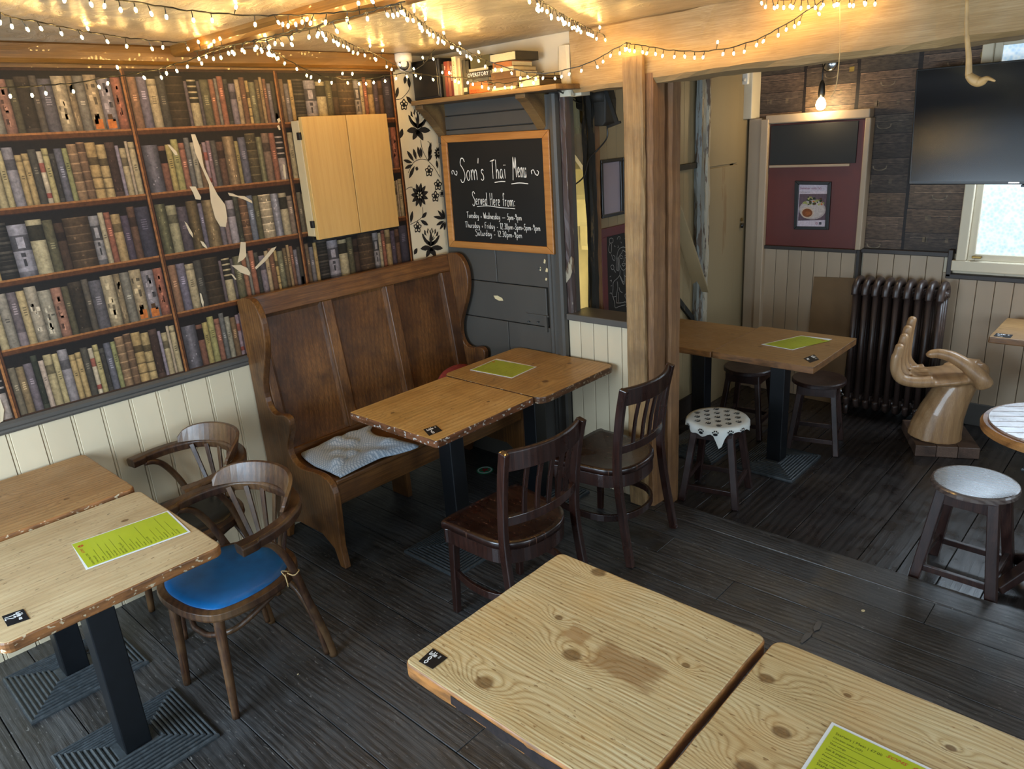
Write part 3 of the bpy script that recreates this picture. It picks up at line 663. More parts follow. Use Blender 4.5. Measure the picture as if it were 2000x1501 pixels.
def book_row(mb, y0, y1, z0, z1, rows):
    """one compartment: books from y0 to y1 standing on z0"""
    H = z1 - z0; X = XW + .0015; dark = lin('1a130e')
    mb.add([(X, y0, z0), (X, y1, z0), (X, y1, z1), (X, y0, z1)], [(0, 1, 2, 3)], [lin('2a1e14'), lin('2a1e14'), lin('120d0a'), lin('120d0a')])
    rows = [(w, hx, k) for w, hx, k in rows]; tot = sum(w for w, _, _ in rows); y = y0 + .003; sc_ = (y1 - y0 - .006) / tot
    rr = random.Random(hash((round(y0, 2), 3)) % 1000 + len(rows))
    for wd, hx, kd in rows:
        w = wd * sc_; h = H * (rr.uniform(.78, .93) if kd not in 'fgc' else rr.uniform(.84, .95)); c = lin(hx); g_ = .3 * c[0] + .5 * c[1] + .2 * c[2]; c = tuple((.5 * c[i] + .5 * g_ * (1.3, 1.0, .62)[i]) * .74 for i in (0, 1, 2)) + (1,)
        X2 = XW + .002
        bands = []
        if kd in ('p', 'w', 'o'): bands = [(0, 1, 1.0)]
        elif kd == 'd': bands = [(0, .08, 1.6), (.08, .9, 1.0), (.9, 1, 1.8)]
        elif kd == 'b': bands = [(0, .25, 1.5), (.25, 1, 1.0)]
        elif kd == 'l': bands = [(0, .62, 1.0), (.62, .8, .38), (.8, 1, 1.0)]
        elif kd == 'n': bands = [(0, .62, 1.05), (.62, .9, .08), (.9, 1, 1.0)]
        elif kd == 't': bands = [(0, .06, .8), (.06, .86, 1.0), (.86, .9, .6), (.9, 1, 1)]
        elif kd == 'c':
            n = 6; bands = []
            for i in range(n): bands += [(i / n, (i + .86) / n, rr.choice((.8, 1.0, 1.15))), ((i + .86) / n, (i + 1) / n, 2.1)]
        elif kd == 'y': bands = [(0, .16, 1.1), (.16, .19, .4), (.19, .36, 1.1), (.36, .39, .4), (.39, .60, 1), (.60, .74, .25), (.74, 1, 1)]
        elif kd == 'r': bands = [(0, .1, 1), (.1, .2, (.24, .06, .04)), (.2, .6, 1.05), (.6, .78, (.26, .08, .05)), (.78, 1, 1)]
        elif kd == 'k': bands = [(i / 12, (i + (.5 if i % 3 else .9)) / 12, 1.0) for i in range(12)] + [((i + (.5 if i % 3 else .9)) / 12, (i + 1) / 12, 4.2 if i % 2 else 2.2) for i in range(12)]
        elif kd == 'm': bands = [(0, .1, .5), (.1, .18, 1.1), (.18, .5, 1.0), (.5, .8, .3), (.8, 1, 1.05)]
        elif kd in 'fg': bands = [(0, .08, .7), (.08, .55, 1.0), (.55, 1, 1.05)]
        elif kd == 'b4': bands = [(0, .5, 1.1)] + [(.5 + i * .125, .59 + i * .125, .08) for i in range(4)] + [(.59 + i * .125, .625 + i * .125, 1.3) for i in range(4)]
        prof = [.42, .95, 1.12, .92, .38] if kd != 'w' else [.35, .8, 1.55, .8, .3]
        for (a, b, m_) in bands:
            cc = colmul(c, m_) if not isinstance(m_, tuple) else m_ + (1,)
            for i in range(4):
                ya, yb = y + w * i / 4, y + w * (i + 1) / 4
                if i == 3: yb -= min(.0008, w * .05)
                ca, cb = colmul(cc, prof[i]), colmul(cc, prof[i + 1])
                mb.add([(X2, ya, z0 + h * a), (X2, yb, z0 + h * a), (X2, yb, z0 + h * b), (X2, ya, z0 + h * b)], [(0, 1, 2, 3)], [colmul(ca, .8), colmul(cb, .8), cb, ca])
        X3 = XW + .0025
        def patch(a0, a1, b0, b1, col):
            mb.add([(X3, y + w * a0, z0 + h * b0), (X3, y + w * a1, z0 + h * b0), (X3, y + w * a1, z0 + h * b1), (X3, y + w * a0, z0 + h * b1)], [(0, 1, 2, 3)], col)
        if kd in 'fg':      # a faded picture jacket: soft blots, no readable figure
            for _ in range(9):
                a = rr.uniform(.12, .6); b = rr.uniform(.1, .8); patch(a, a + rr.uniform(.1, .3), b, b + rr.uniform(.03, .14), colmul(c, rr.choice((.25, .35, 1.5, 1.7))))
        if kd == 'g': patch(.15, .8, .02, .2, lin('b0622a')); patch(.25, .6, .2, .3, lin('4a3018'))
        if kd == 'm': patch(.3, .7, .55, .76, colmul(c, 1.2)); patch(.4, .55, .2, .34, colmul(c, .15)); patch(.35, .6, .38, .46, colmul(c, .2))
        if kd in 'tpb' and w > .016:
            n = rr.randint(2, 5); b = rr.uniform(.45, .6)
            for i in range(n): patch(.3, .7, b + i * .045, b + i * .045 + .022, colmul(c, .35 if sum(c[:3]) > .45 else 2.6))
        if kd in 'wcd' and rr.random() < .8:
            for _ in range(5): 
                a = rr.uniform(.2, .7); b = rr.uniform(.05, .9); patch(a, a + .08, b, b + rr.uniform(.01, .05), colmul(c, 2.4))
        if kd == 'o':
            for _ in range(4): patch(rr.uniform(0, .3), rr.uniform(.5, 1), rr.uniform(0, .1), rr.uniform(.12, .25), lin('0d0b09'))
        y += w
UPY = [0.655, 1.357, 2.064, 2.775]                    # printed uprights
paper = MB()
edge0, edge1, edge2 = lin('4d2b14'), lin('8a5930'), lin('2a160b')
zr = [0.995, 1.268, 1.533, 1.800, 2.066, 2.318]        # shelf heights (tops of the printed boards)
seq = {0: ['Lb', 'La', 'Lc', 'Lb', 'La'], 1: ['Mb', 'Ma', 'Mc', 'Mb', 'Ma'], 2: ['La', 'Lc', 'Lb', 'La', 'Lc']}
cols_y = [(-1.25, -.05, 1), (-.05, .655, 1), (.655, 1.357, 0), (1.357, 2.064, 1), (2.064, 2.775, 2)]
for (a, b, t) in cols_y:
    for r in range(5):
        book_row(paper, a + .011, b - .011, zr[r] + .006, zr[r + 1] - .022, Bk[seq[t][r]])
        zt = zr[r + 1]
        if r < 4:
            for q0, q1, cc in ((zt - .022, zt - .018, edge2), (zt - .018, zt - .002, edge0), (zt - .002, zt + .006, edge1)):
                paper.add([(XW + .0018, a, q0), (XW + .0018, b, q0), (XW + .0018, b, q1), (XW + .0018, a, q1)], [(0, 1, 2, 3)], cc)
for yv in UPY + [-.05]:
    for q0, q1, cc in ((-.012, -.008, edge2), (-.008, .001, edge1), (.001, .003, edge2), (.003, .009, edge0), (.009, .012, edge2)):
        paper.add([(XW + .003, yv + q0, zr[0]), (XW + .003, yv + q1, zr[0]), (XW + .003, yv + q1, 2.318), (XW + .003, yv + q0, 2.318)], [(0, 1, 2, 3)], cc)
paper.box(XW - .001, XW + .001, YF, 2.786, .99, 2.318, lin('3a2415'))
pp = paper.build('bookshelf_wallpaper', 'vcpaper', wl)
pp['label'] = 'wallpaper printed with rows of old books'
# torn patches: the print is ripped off and pale backing shows
torn = [
 [(373, 262), (381, 262), (392, 290), (398, 325), (412, 355), (425, 380), (440, 400), (444, 425), (441, 443), (430, 442), (420, 425), (412, 395), (408, 360), (395, 330), (382, 300)],
 [(370, 364), (382, 364), (388, 376), (393, 385), (392, 390), (382, 389), (377, 376)],
 [(327, 282), (332, 283), (345, 296), (347, 303), (342, 303)],
 [(445, 376), (455, 378), (464, 382), (478, 383), (492, 392), (493, 397), (478, 390), (462, 384), (448, 382)],
 [(360, 432), (365, 436), (376, 455), (377, 464), (370, 455)],
 [(391, 470), (397, 472), (403, 480), (405, 486), (396, 480)],
 [(470, 472), (480, 473), (480, 480), (481, 500), (475, 507), (464, 513), (468, 492)],
 [(452, 518), (470, 517), (483, 523), (489, 533), (487, 538), (470, 532)],
 [(498, 522), (518, 500), (530, 485), (540, 481), (535, 490), (518, 510), (500, 526)],
 [(390, 572), (393, 573), (398, 590), (397, 600), (393, 590)],
 [(552, 320), (556, 322), (559, 345), (557, 352), (554, 340)],
 [(541, 233), (546, 230), (548, 236), (544, 240)], [(541, 246), (545, 244), (548, 253), (545, 254)],
 [(450, 534), (455, 536), (462, 545), (459, 546)], [(0, 778), (8, 800), (6, 822), (0, 825)],
]
mb = MB()
for t in torn: mb.poly([onx(x, y, XW + .006) for x, y in t])
mb.build('torn_patch', 'torn', wl)

# flowered strip
mb = MB(); mb.box(XW - .001, XW + .002, 2.786, 3.075, .95, 2.33).build('floral_wallpaper', 'floral', wl)
ink = MB(); gnd = MB()
def fp(x, y, off=.004):                                 # a point of the flowered strip, surveyed off a 3.573x enlargement
    return onx(740 + x / 3.573, 80 + y / 3.573, XW + off)
def leaf(a, b, w, mbx=None, off=.004):
    p, q = fp(*a, off), fp(*b, off); d = q - p; n = Vector((0, -d.z, d.y)).normalized()
    (mbx or ink).poly([p, p + d * .3 + n * w * .8, p + d * .55 + n * w, p + d * .82 + n * w * .6, q, p + d * .82 - n * w * .6, p + d * .55 - n * w, p + d * .3 - n * w * .8])
def stem(pts, w=.0035):
    P = smooth([fp(*p) for p in pts], 4); L = []; R_ = []
    for i, p in enumerate(P):
        t = (P[min(i + 1, len(P) - 1)] - P[max(i - 1, 0)]).normalized(); n = Vector((0, -t.z, t.y)) * w / 2
        L.append(p + n); R_.append(p - n)
    k = len(P); ink.add(L + R_, [(i, i + 1, k + i + 1, k + i) for i in range(k - 1)])
def bloom(cx, cy, s=1.0):
    for dx, dy, w in ((-66, -35, .011), (-48, -62, .012), (-22, -75, .012), (8, -78, .012), (35, -70, .012), (55, -50, .012), (66, -22, .011)):
        leaf((cx, cy + 62 * s), (cx + dx * s, cy + dy * s), w * s * 1.6)
        leaf((cx, cy + 30 * s), (cx + dx * .8 * s, cy + dy * .85 * s), w * s * .75, gnd, .005)
    leaf((cx, cy + 60 * s), (cx + 2, cy - 50 * s), .012 * s, ink, .006)
    for dx, dy in ((-76, 78), (-34, 140), (6, 118), (40, 145), (90, 75)):
        leaf((cx + 2, cy + 66 * s), (cx + dx * s, cy + dy * s), .017 * s)
def dahlia(cx, cy, s=1.0):
    for k in range(11):
        a = 2 * pi * k / 11 + .3; leaf((cx, cy), (cx + 62 * s * cos(a), cy + 88 * s * sin(a)), .013 * s)
    for k in range(6):
        a = 2 * pi * k / 6; leaf((cx + 6 * cos(a), cy + 8 * sin(a)), (cx + 20 * s * cos(a), cy + 26 * s * sin(a)), .004, gnd, .005)
def floret(cx, cy, s=1.0):
    for k in range(5):
        a = 2 * pi * k / 5 - 1.57; leaf((cx, cy), (cx + 30 * s * cos(a), cy + 44 * s * sin(a)), .013 * s); leaf((cx + 7 * cos(a), cy + 9 * sin(a)), (cx + 22 * s * cos(a), cy + 32 * s * sin(a)), .006 * s, gnd, .005)
        leaf((cx + 3 * cos(a), cy + 3 * sin(a)), (cx + 14 * s * cos(a), cy + 20 * s * sin(a)), .003, ink, .006)
bloom(270, 550); bloom(362, 1375, .95); bloom(60, 560, .0001)
dahlia(285, 1075); dahlia(415, 780, .5)
for a in ((175, 445), (350, 908), (395, 1085), (412, 1005), (270, 1300)): floret(*a)
floret(440, 1065, .6)
for a, b, w in (((120, 400), (135, 320), .012), ((190, 385), (235, 440), .014), ((185, 240), (180, 300), .012), ((205, 250), (215, 330), .012), ((150, 680), (165, 610), .014),
                ((235, 850), (170, 830), .010), ((245, 840), (195, 765), .012), ((262, 830), (240, 750), .012), ((290, 822), (270, 735), .012), ((238, 862), (180, 890), .010), ((250, 870), (210, 960), .012), ((268, 875), (262, 905), .012),
                ((345, 810), (365, 705), .012), ((345, 815), (370, 755), .010), ((338, 840), (372, 795), .010), ((300, 815), (290, 740), .010),
                ((400, 830), (408, 750), .010), ((410, 890), (402, 830), .010), ((222, 1270), (235, 1185), .012), ((300, 1235), (335, 1195), .012), ((290, 1250), (345, 1285), .012),
                ((460, 1240), (380, 1225), .010), ((460, 1245), (410, 1180), .010), ((462, 1240), (440, 1175), .010), ((455, 1255), (400, 1285), .010), ((460, 1260), (425, 1315), .010), ((465, 1262), (455, 1320), .009),
                ((245, 1490), (268, 1445), .014)): leaf(a, b, w)
stem([(120, 410), (160, 400), (205, 350), (215, 320)]); stem([(185, 230), (205, 260), (212, 320)]); stem([(290, 690), (305, 760), (340, 830), (385, 880), (425, 950)]); stem([(205, 920), (240, 850), (290, 825), (335, 830)])
stem([(190, 1035), (215, 1020), (235, 1020)]); stem([(305, 1160), (300, 1230), (220, 1280)]); stem([(340, 700), (355, 720), (345, 800)])
ink.build('floral_print', 'floralink', wl); gnd.build('floral_print_light', 'floral', wl)

t2 = struct('trim_2', 'varnished timber cornice above the printed bookshelves')
mb = MB(); rough_bar(mb, (XW + .03, YF, 2.362), (XW + .03, 2.80, 2.355), .07, .08, .003, 40); mb.build('cornice', 'cornice', t2, smooth=False)
MB().box(XW, XW + .018, YF, 2.79, 2.305, 2.322).build('fillet', 'cornice', t2)
t3 = struct('trim_3', 'varnished beam crossing the ceiling')
mb = MB(); rough_bar(mb, (XW + .02, 1.62, 2.376), (XR, 1.62, 2.376), .135, .06, .003, 60); mb.build('beam', 'cornice_x', t3)

# grey panelled wall beside the settle
wb = struct('wall_back', 'dark grey board wall with moulded post and plaster above')
MB().box(-3.4, -2.46, 3.085, 3.16, -.05, 2.14).build('backing', 'greywall', wb)
mb = MB()
for (x0, x1, z0, z1) in ((-3.39, -2.60, 1.99, 2.06), (-3.39, -2.60, 1.92, 1.985), (-3.39, -2.99, 1.13, 1.915), (-2.985, -2.60, 1.13, 1.915), (-3.39, -2.62, .905, 1.125), (-3.39, -2.93, 0.0, .90), (-2.925, -2.60, 0.0, .90)):
    MB().box(x0, x1, 3.062, 3.086, z0, z1).build('panel_board', 'greywall', wb, bevel=.003)
MB().box(-3.39, -2.60, 3.065, 3.086, 2.065, 2.13).build('panel_board', 'greywall', wb, bevel=.003)
mb = MB(); prof = [(-2.605, 0), (-2.605, .012), (-2.59, .02), (-2.58, .012), (-2.57, .022), (-2.556, .030), (-2.545, .018), (-2.53, .018), (-2.52, .034), (-2.50, .036), (-2.488, .026), (-2.485, 0)]
mb.prism([(a, b) for a, b in prof], lambda a, b, h: V(a, 3.075 - b, h), 0, 2.12); mb.build('moulding', 'greywall', wb)
mb = MB(); rough_bar(mb, (-2.480, 3.105, .985), (-2.480, 3.105, 2.15), .048, .045, .005, 26, up=(0, 1, 0), corner=.006); mb.build('corner_post', 'peeldark', wb)
MB().poly([ony(1112 + a, 500 + b, 3.078) for a, b in ((4, 0), (9, 5), (8, 22), (2, 42), (-8, 55), (-10, 58), (-8, 42), (-4, 18))]).build('peeled_flap', 'peel', wb, thick=.004)
MB().box(-3.4, -2.36, 3.10, 3.17, 2.10, 2.40).build('plaster', 'plaster', wb)
mb = MB(); rough_bar(mb, (-2.43, 3.075, 2.10), (-2.43, 3.075, 2.33), .07, .05, .004, 8, up=(0, 1, 0)); mb.build('white_post', 'plaster', wb)
# latch plate and old handle scars on the grey boards
mb = MB()
for (x0, y0, x1, y1) in ((1028, 612, 1072, 618), (1026, 634, 1066, 640)):
    mb.bar(ony(x0, y0, 3.058), ony(x1, y1, 3.058), .006, .008)
mb.bar(ony(1066, 616, 3.055), ony(1068, 648, 3.055), .012, .018); mb.build('latch', 'greywall', wb)
mb = MB()
for (x, y, r) in ((1033, 628, 3), (1051, 629, 3), (1054, 525, 5)): mb.lathe([(0, 0), (.008, 0), (.008, .004), (0, .004)], ony(x, y, 3.056), 8)
mb.build('keyhole', 'darkplastic', wb)
mb = MB(); mb.poly([ony(x, y, 3.059) for x, y in ((964, 577), (972, 577), (981, 582), (983, 587), (975, 587), (967, 583))])
for (x, y, a, b) in ((1063, 510, 3, 10), (1067, 527, 4, 9), (1076, 517, 2, 5), (1066, 545, 3, 6), (1055, 525, 2, 9), (1080, 520, 2, 5)):
    mb.poly([ony(x + i, y + j, 3.059) for i, j in ((0, -b / 2), (a, -b / 5), (a * .6, b / 2), (-a * .5, b / 3))])
mb.build('chipped_paint', 'edgewhite', wb)

# half wall, its cap and the rough post
hw = struct('wall_half', 'cream boarded half wall with grey cap beside the timber post')
MB().box(-2.48, -2.0, 3.10, 3.16, -.05, .96).build('backing', 'cream', hw)
hb = [-2.485, -2.406, -2.319, -2.228, -2.137, -2.045]
for a, b in zip(hb, hb[1:]): MB().box(a + .0015, b - .0015, 3.082, 3.101, 0, .962).build('board', 'cream', hw, bevel=.003)
mb = MB(); mb.box(-2.485, -2.03, 3.060, 3.24, .962, .998); mb.build('cap', 'greydado', hw, bevel=.006)
t4 = struct('trim_4', 'rough sawn timber post carrying the big beam')
mb = MB(); rough_bar(mb, (-1.985, 3.105, -.0), (-1.985, 3.105, 2.16), .125, .125, .005, 40, up=(0, 1, 0)); mb.build('post', 'postred', t4)
mb = MB(); rough_bar(mb, (-2.005, 3.03, 0.0), (-2.005, 3.022, 2.235), .105, .032, .004, 40, up=(0, 1, 0), corner=.006); mb.build('facing_board', 'post', t4)
mb = MB(); rough_bar(mb, (-1.955, 3.235, -.05), (-1.955, 3.235, 2.16), .09, .10, .004, 30, up=(0, 1, 0)); mb.build('rear_post', 'postred', t4)
t5 = struct('trim_5', 'big ochre beam over the step between the rooms')
mb = MB(); rough_bar(mb, (-2.385, 3.155, 2.26), (XR, 3.155, 2.315), .20, .29, .008, 70, corner=.02); mb.build('beam', 'beam', t5)

# stairwell glimpsed between the posts
ws = struct('wall_stair', 'pale stairwell wall seen through the gap beside the grey post')
n = 16; vs = []; fs = []
for i in range(n + 1):
    for j in range(n + 1):
        vs.append((-3.32 + random.uniform(-.012, .012), 3.17 + 1.9 * i / n, -.05 + 2.55 * j / n))
for i in range(n):
    for j in range(n): fs.append((i * (n + 1) + j, (i + 1) * (n + 1) + j, (i + 1) * (n + 1) + j + 1, i * (n + 1) + j + 1))
MB().add(vs, fs).build('plaster', 'stairpale', ws, smooth=True)
MB().box(-3.35, -2.5, 4.95, 5.0, -.05, 2.5).build('end_wall', 'stairpale', ws)
stair = struct('trim_6', 'painted staircase seen from below')
mb = MB()
for i in range(7): MB().box(-3.28, -2.62, 3.20 + i * .21, 3.225 + i * .21 + .20, 2.12 - i * .2, 2.15 - i * .2).build('tread', 'stairpale', stair); MB().box(-3.28, -2.62, 3.40 + i * .21, 3.42 + i * .21, 1.95 - i * .2, 2.13 - i * .2).build('riser', 'stairpale', stair)
MB().bar((-2.66, 3.15, 2.16), (-2.66, 4.6, .78), .03, .16).build('stringer', 'plaster', stair)

# right-hand side of the stairwell: boarded wall with frames
w2 = struct('wall_side', 'boarded side wall of the back room with frames hung on it')
MB().box(-2.56, -2.515, 3.40, 4.98, -.05, 2.5).build('backing', 'beige', w2)
for i in range(12):
    a = 3.41 + i * .0925; MB().box(-2.516, -2.503, a + .001, a + .0915, .1, 2.45).build('board', 'tan', w2, bevel=.002)
MB().box(-2.516, -2.49, 3.41, 4.5, -.05, .10).build('skirting', 'skirt', w2)
mb = MB(); rough_bar(mb, (-2.505, 3.345, -.05), (-2.505, 3.345, 2.2), .050, .060, .008, 34, up=(0, 1, 0)); mb.build('door_post', 'darkpost', w2)
mb = MB(); rough_bar(mb, (-2.505, 3.405, -.05), (-2.505, 3.405, 2.4), .035, .04, .005, 34, up=(0, 1, 0)); mb.build('door_stop', 'postred', w2)
mb = MB(); rough_bar(mb, (-2.475, 4.485, -.05), (-2.475, 4.485, 2.45), .045, .07, .007, 44, up=(0, 1, 0)); mb.build('flaking_post', 'bluegrey', w2)
mb = MB(); rough_bar(mb, (-2.462, 4.545, -.05), (-2.462, 4.545, 2.45), .04, .05, .006, 44, up=(0, 1, 0)); mb.build('flaking_post', 'peel', w2)
MB().bar((-2.495, 4.10, 1.50), (-2.495, 4.50, .84), .012, .19, up=(1, 0, 0), ).build('brace_board', 'tan', w2, bevel=.002)
MB().bar((-2.49, 4.17, .90), (-2.49, 4.47, .63), .02, .035).build('brace_edge', 'darkpost', w2)
MB().box(-2.516, -2.47, 4.10, 4.45, 1.655, 1.69).build('rail', 'darkpost', w2, bevel=.002)
MB().box(-2.56, -2.50, 4.57, 5.25, -.05, 2.5).build('flush_panel', 'beige', w2)
MB().box(-2.50, -2.485, 4.59, 5.04, -.05, 1.635).build('lower_panel', 'beige', w2, bevel=.004)
MB().box(-2.50, -2.49, 4.59, 5.04, 1.645, 2.45).build('upper_panel', 'beige', w2, bevel=.004)
mb = MB(); mb.lathe([(0, 0), (.018, 0), (.02, .006), (0, .012)], (0, 0, 0), 14); R_ = Matrix.Rotation(pi / 2, 3, 'Y'); kp = onx(1449, 440, -2.488)
mb.v = [R_ @ v + kp for v in mb.v]; mb.build('lock', 'darkplastic', w2, smooth=True)
MB().box(-2.49, -2.484, kp.y - .012, kp.y + .012, kp.z + .03, kp.z + .055).build('latch_plate', 'brass', w2)

# back wall
bw = struct('wall_far', 'far wall with printed suitcase wallpaper over cream boarding')
MB().box(-2.56, -1.10, 5.262, 5.36, -.1, 2.55).build('backing', 'plaster', bw)
MB().box(-1.10, XR, 5.262, 5.36, -.1, 1.05).build('backing', 'plaster', bw)
MB().box(-1.10, XR, 5.262, 5.36, 2.18, 2.55).build('backing', 'plaster', bw)
MB().box(.02, XR, 5.262, 5.36, 1.05, 2.18).build('backing', 'plaster', bw)
i = 0; x = -1.665
while x < XR - .05:
    top = 1.03 if x < -1.2 else .93
    w = .098; MB().box(x + .0015, x + w - .0015, 5.247, 5.263, -.05, top).build('board', 'cream2', bw, bevel=.003); x += w
MB().box(-1.675, -1.145, 5.228, 5.262, 1.03, 1.06).build('dado_rail', 'skirt', bw, bevel=.004)
MB().box(-1.65, XR, 5.232, 5.25, -.05, .10).build('skirting', 'greydado', bw, bevel=.004)

# printed suitcases
suit = MB(); rs = random.Random(5)
Ys = 5.2605
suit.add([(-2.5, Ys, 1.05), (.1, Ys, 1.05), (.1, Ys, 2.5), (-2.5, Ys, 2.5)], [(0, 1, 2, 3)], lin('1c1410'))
def srect(x0, x1, z0, z1, c, d=0):
    suit.add([(x0, Ys - .0008 - d, z0), (x1, Ys - .0008 - d, z0), (x1, Ys - .0008 - d, z1), (x0, Ys - .0008 - d, z1)], [(0, 1, 2, 3)], c)
colx = [-2.50, -2.13, -1.79, -1.43, -1.06, -.69, -.32, .06]
tones = ['5a4a3c', '5e4a39', '4f4236', '645040', '52463a', '6a5542', '4a3d33', '5c4a3c']
for a, b in zip(colx, colx[1:]):
    z = 1.055 + rs.uniform(-.04, 0)
    while z < 2.46:
        h = rs.choice((.10, .115, .13, .15)); c = lin(rs.choice(tones)); z1 = min(z + h, 2.48); z0 = max(z, 1.055)
        xa, xb = a + .006 + rs.uniform(0, .008), b - .006 - rs.uniform(0, .008)
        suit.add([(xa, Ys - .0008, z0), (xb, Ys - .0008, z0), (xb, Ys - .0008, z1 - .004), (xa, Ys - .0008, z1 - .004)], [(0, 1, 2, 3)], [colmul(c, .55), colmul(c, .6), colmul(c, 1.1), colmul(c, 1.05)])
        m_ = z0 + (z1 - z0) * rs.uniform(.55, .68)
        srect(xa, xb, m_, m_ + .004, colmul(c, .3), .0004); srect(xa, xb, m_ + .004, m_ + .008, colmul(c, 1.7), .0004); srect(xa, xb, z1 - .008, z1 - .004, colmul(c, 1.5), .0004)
        for e in (xa + .002, xb - .03): srect(e, e + .028, z0 + .006, z1 - .012, colmul(c, .75), .0006)
        cx = (xa + xb) / 2; t = rs.random()
        if t < .3:
            for k in range(8):
                a0, a1 = pi * k / 8, pi * (k + 1) / 8; zz = m_ - .01
                P = [(cx + .045 * cos(q) * r, zz - .03 * sin(q) ** .6 * r) for q, r in ((a0, 1), (a1, 1), (a1, .84), (a0, .84))]
                suit.add([(p[0], Ys - .0016, max(p[1], 1.056)) for p in P], [(0, 1, 2, 3)], lin('776853'))
        elif t < .7:
            for e in (-.07, -.055, .06): srect(cx + e, cx + e + rs.uniform(.008, .02), m_ - .02, m_ + .012, lin(rs.choice(('5f5140', '665640', '564a3c'))), .0008)
        if rs.random() < .08: srect(xb - .05, xb - .02, z1 - .05, z1 - .02, lin('7d6a2c'), .0008)
        z += h
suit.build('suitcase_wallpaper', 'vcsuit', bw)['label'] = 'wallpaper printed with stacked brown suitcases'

# the red panelled door and its frame
d1 = struct('door_1', 'cream boarded door with dark red upper panel')
MB().box(-2.345, -1.70, 5.225, 5.262, -.05, 1.90).build('leaf', 'cream2', d1)
i = 0; x = -2.345
while x < -1.71:
    MB().box(x + .0015, min(x + .092, -1.70) - .0015, 5.212, 5.226, -.05, 1.03).build('board', 'cream2', d1, bevel=.002); x += .092
MB().box(-2.335, -1.705, 5.208, 5.226, 1.055, 1.885).build('red_panel', 'redpanel', d1, bevel=.003)
MB().box(-2.35, -1.69, 5.19, 5.226, 1.03, 1.055).build('ledge', 'skirt', d1, bevel=.003)
MB().box(-2.325, -1.745, 5.195, 5.209, 1.615, 1.875).build('black_board', 'blackboard2', d1, bevel=.002)
MB().box(-2.325, -1.78, 5.19, 5.209, 1.597, 1.612).build('board_slat', 'cream2', d1)
mb = MB(); mb.box(-2.36, -1.675, 5.18, 5.262, 1.89, 1.945); mb.box(-1.70, -1.665, 5.18, 5.262, 1.055, 1.89); mb.box(-2.39, -2.335, 5.17, 5.262, -.05, 1.92); mb.build('door_frame', 'cream2', d1, bevel=.006)
MB().box(-2.485, -2.39, 5.19, 5.262, -.05, 1.93).build('jamb', 'cream2', d1, bevel=.006)
MB().box(-2.52, -2.44, 5.13, 5.262, 1.93, 2.45).build('jamb_top', 'plaster', d1, bevel=.006)
MB().box(-1.69, -1.672, 5.2, 5.262, -.05, 1.05).build('door_gap_shade', 'skirt', d1)  # solid dark strip standing in for the shade in the door gap

# window beneath and above the television
w1 = struct('window_1', 'white framed frosted window behind the television')
X0, X1, Z0, Z1 = -1.10, .02, 1.0, 2.5
mb = MB()
mb.box(X0 - .02, X1 + .05, 5.19, 5.27, .955, 1.02); mb.box(X0, X0 + .055, 5.19, 5.3, 1.02, 2.5); mb.box(X1 - .055, X1 + .03, 5.19, 5.3, 1.02, 2.5)
mb.box(X0, X1, 5.19, 5.3, 2.27, 2.5); mb.build('outer_frame', 'plaster', w1, bevel=.005)
for i, (za, zb) in enumerate(((1.02, 1.78), (1.80, 2.27))):
    for j, (xa, xb) in enumerate(((-1.045, -.54), (-.53, -.035))):
        mb = MB(); t = .04
        mb.box(xa, xa + t, 5.22, 5.26, za, zb); mb.box(xb - t, xb, 5.22, 5.26, za, zb); mb.box(xa + t, xb - t, 5.22, 5.26, za, za + t); mb.box(xa + t, xb - t, 5.22, 5.26, zb - t, zb)
        s_ = mb.build('sash', 'plaster', w1, bevel=.004)
        MB().box(xa + t, xb - t, 5.236, 5.242, za + t, zb - t).build('pane', 'frost', s_)
MB().obox((-.99, 5.205, 1.045), (.05, .03, .014)).build('catch', 'brass', w1, bevel=.003)
mb = MB(); mb.box(X0 - .05, X0 - .022, 5.215, 5.262, .91, 1.08); mb.box(X0 - .05, X1 + .1, 5.215, 5.262, .90, .93); mb.build('window_moulding', 'skirt', w1, bevel=.004)
# ---------------------------------------------------------------- tables
def ridged_base(w, d, h=.028, n=9):
    mb = MB(); loops = []; zs = []
    step = (min(w, d) / 2 - .045) / n
    ins = 0; z = .006
    loops.append((0, 0.0)); loops.append((0, .008))
    for i in range(n):
        z0 = .008 + (h - .008) * i / n
        loops += [(ins + step * .10, z0 + .0065), (ins + step * .40, z0 + .009), (ins + step * .70, z0 + .0065), (ins + step * .80, z0 + .0005), (ins + step, z0 + .0005)]; ins += step
    loops.append((ins + .004, h + .002))
    vs = []; fs = []
    for (i, z) in loops: vs += [(-w / 2 + i, -d / 2 + i, z), (w / 2 - i, -d / 2 + i, z), (w / 2 - i, d / 2 - i, z), (-w / 2 + i, d / 2 - i, z)]
    for a in range(len(loops) - 1):
        for k in range(4): l = (k + 1) % 4; fs.append((a * 4 + k, a * 4 + l, a * 4 + 4 + l, a * 4 + 4 + k))
    fs.append((3, 2, 1, 0)); fs.append(tuple(len(vs) - 4 + k for k in range(4)))
    return mb.add(vs, fs)

def rounded_rect(w, d, r, n=5):
    P = []
    for cx, cy, a0 in ((w / 2 - r, -d / 2 + r, -pi / 2), (w / 2 - r, d / 2 - r, 0), (-w / 2 + r, d / 2 - r, pi / 2), (-w / 2 + r, -d / 2 + r, pi)):
        for k in range(n + 1): a = a0 + pi / 2 * k / n; P.append((cx + r * cos(a), cy + r * sin(a)))
    return P

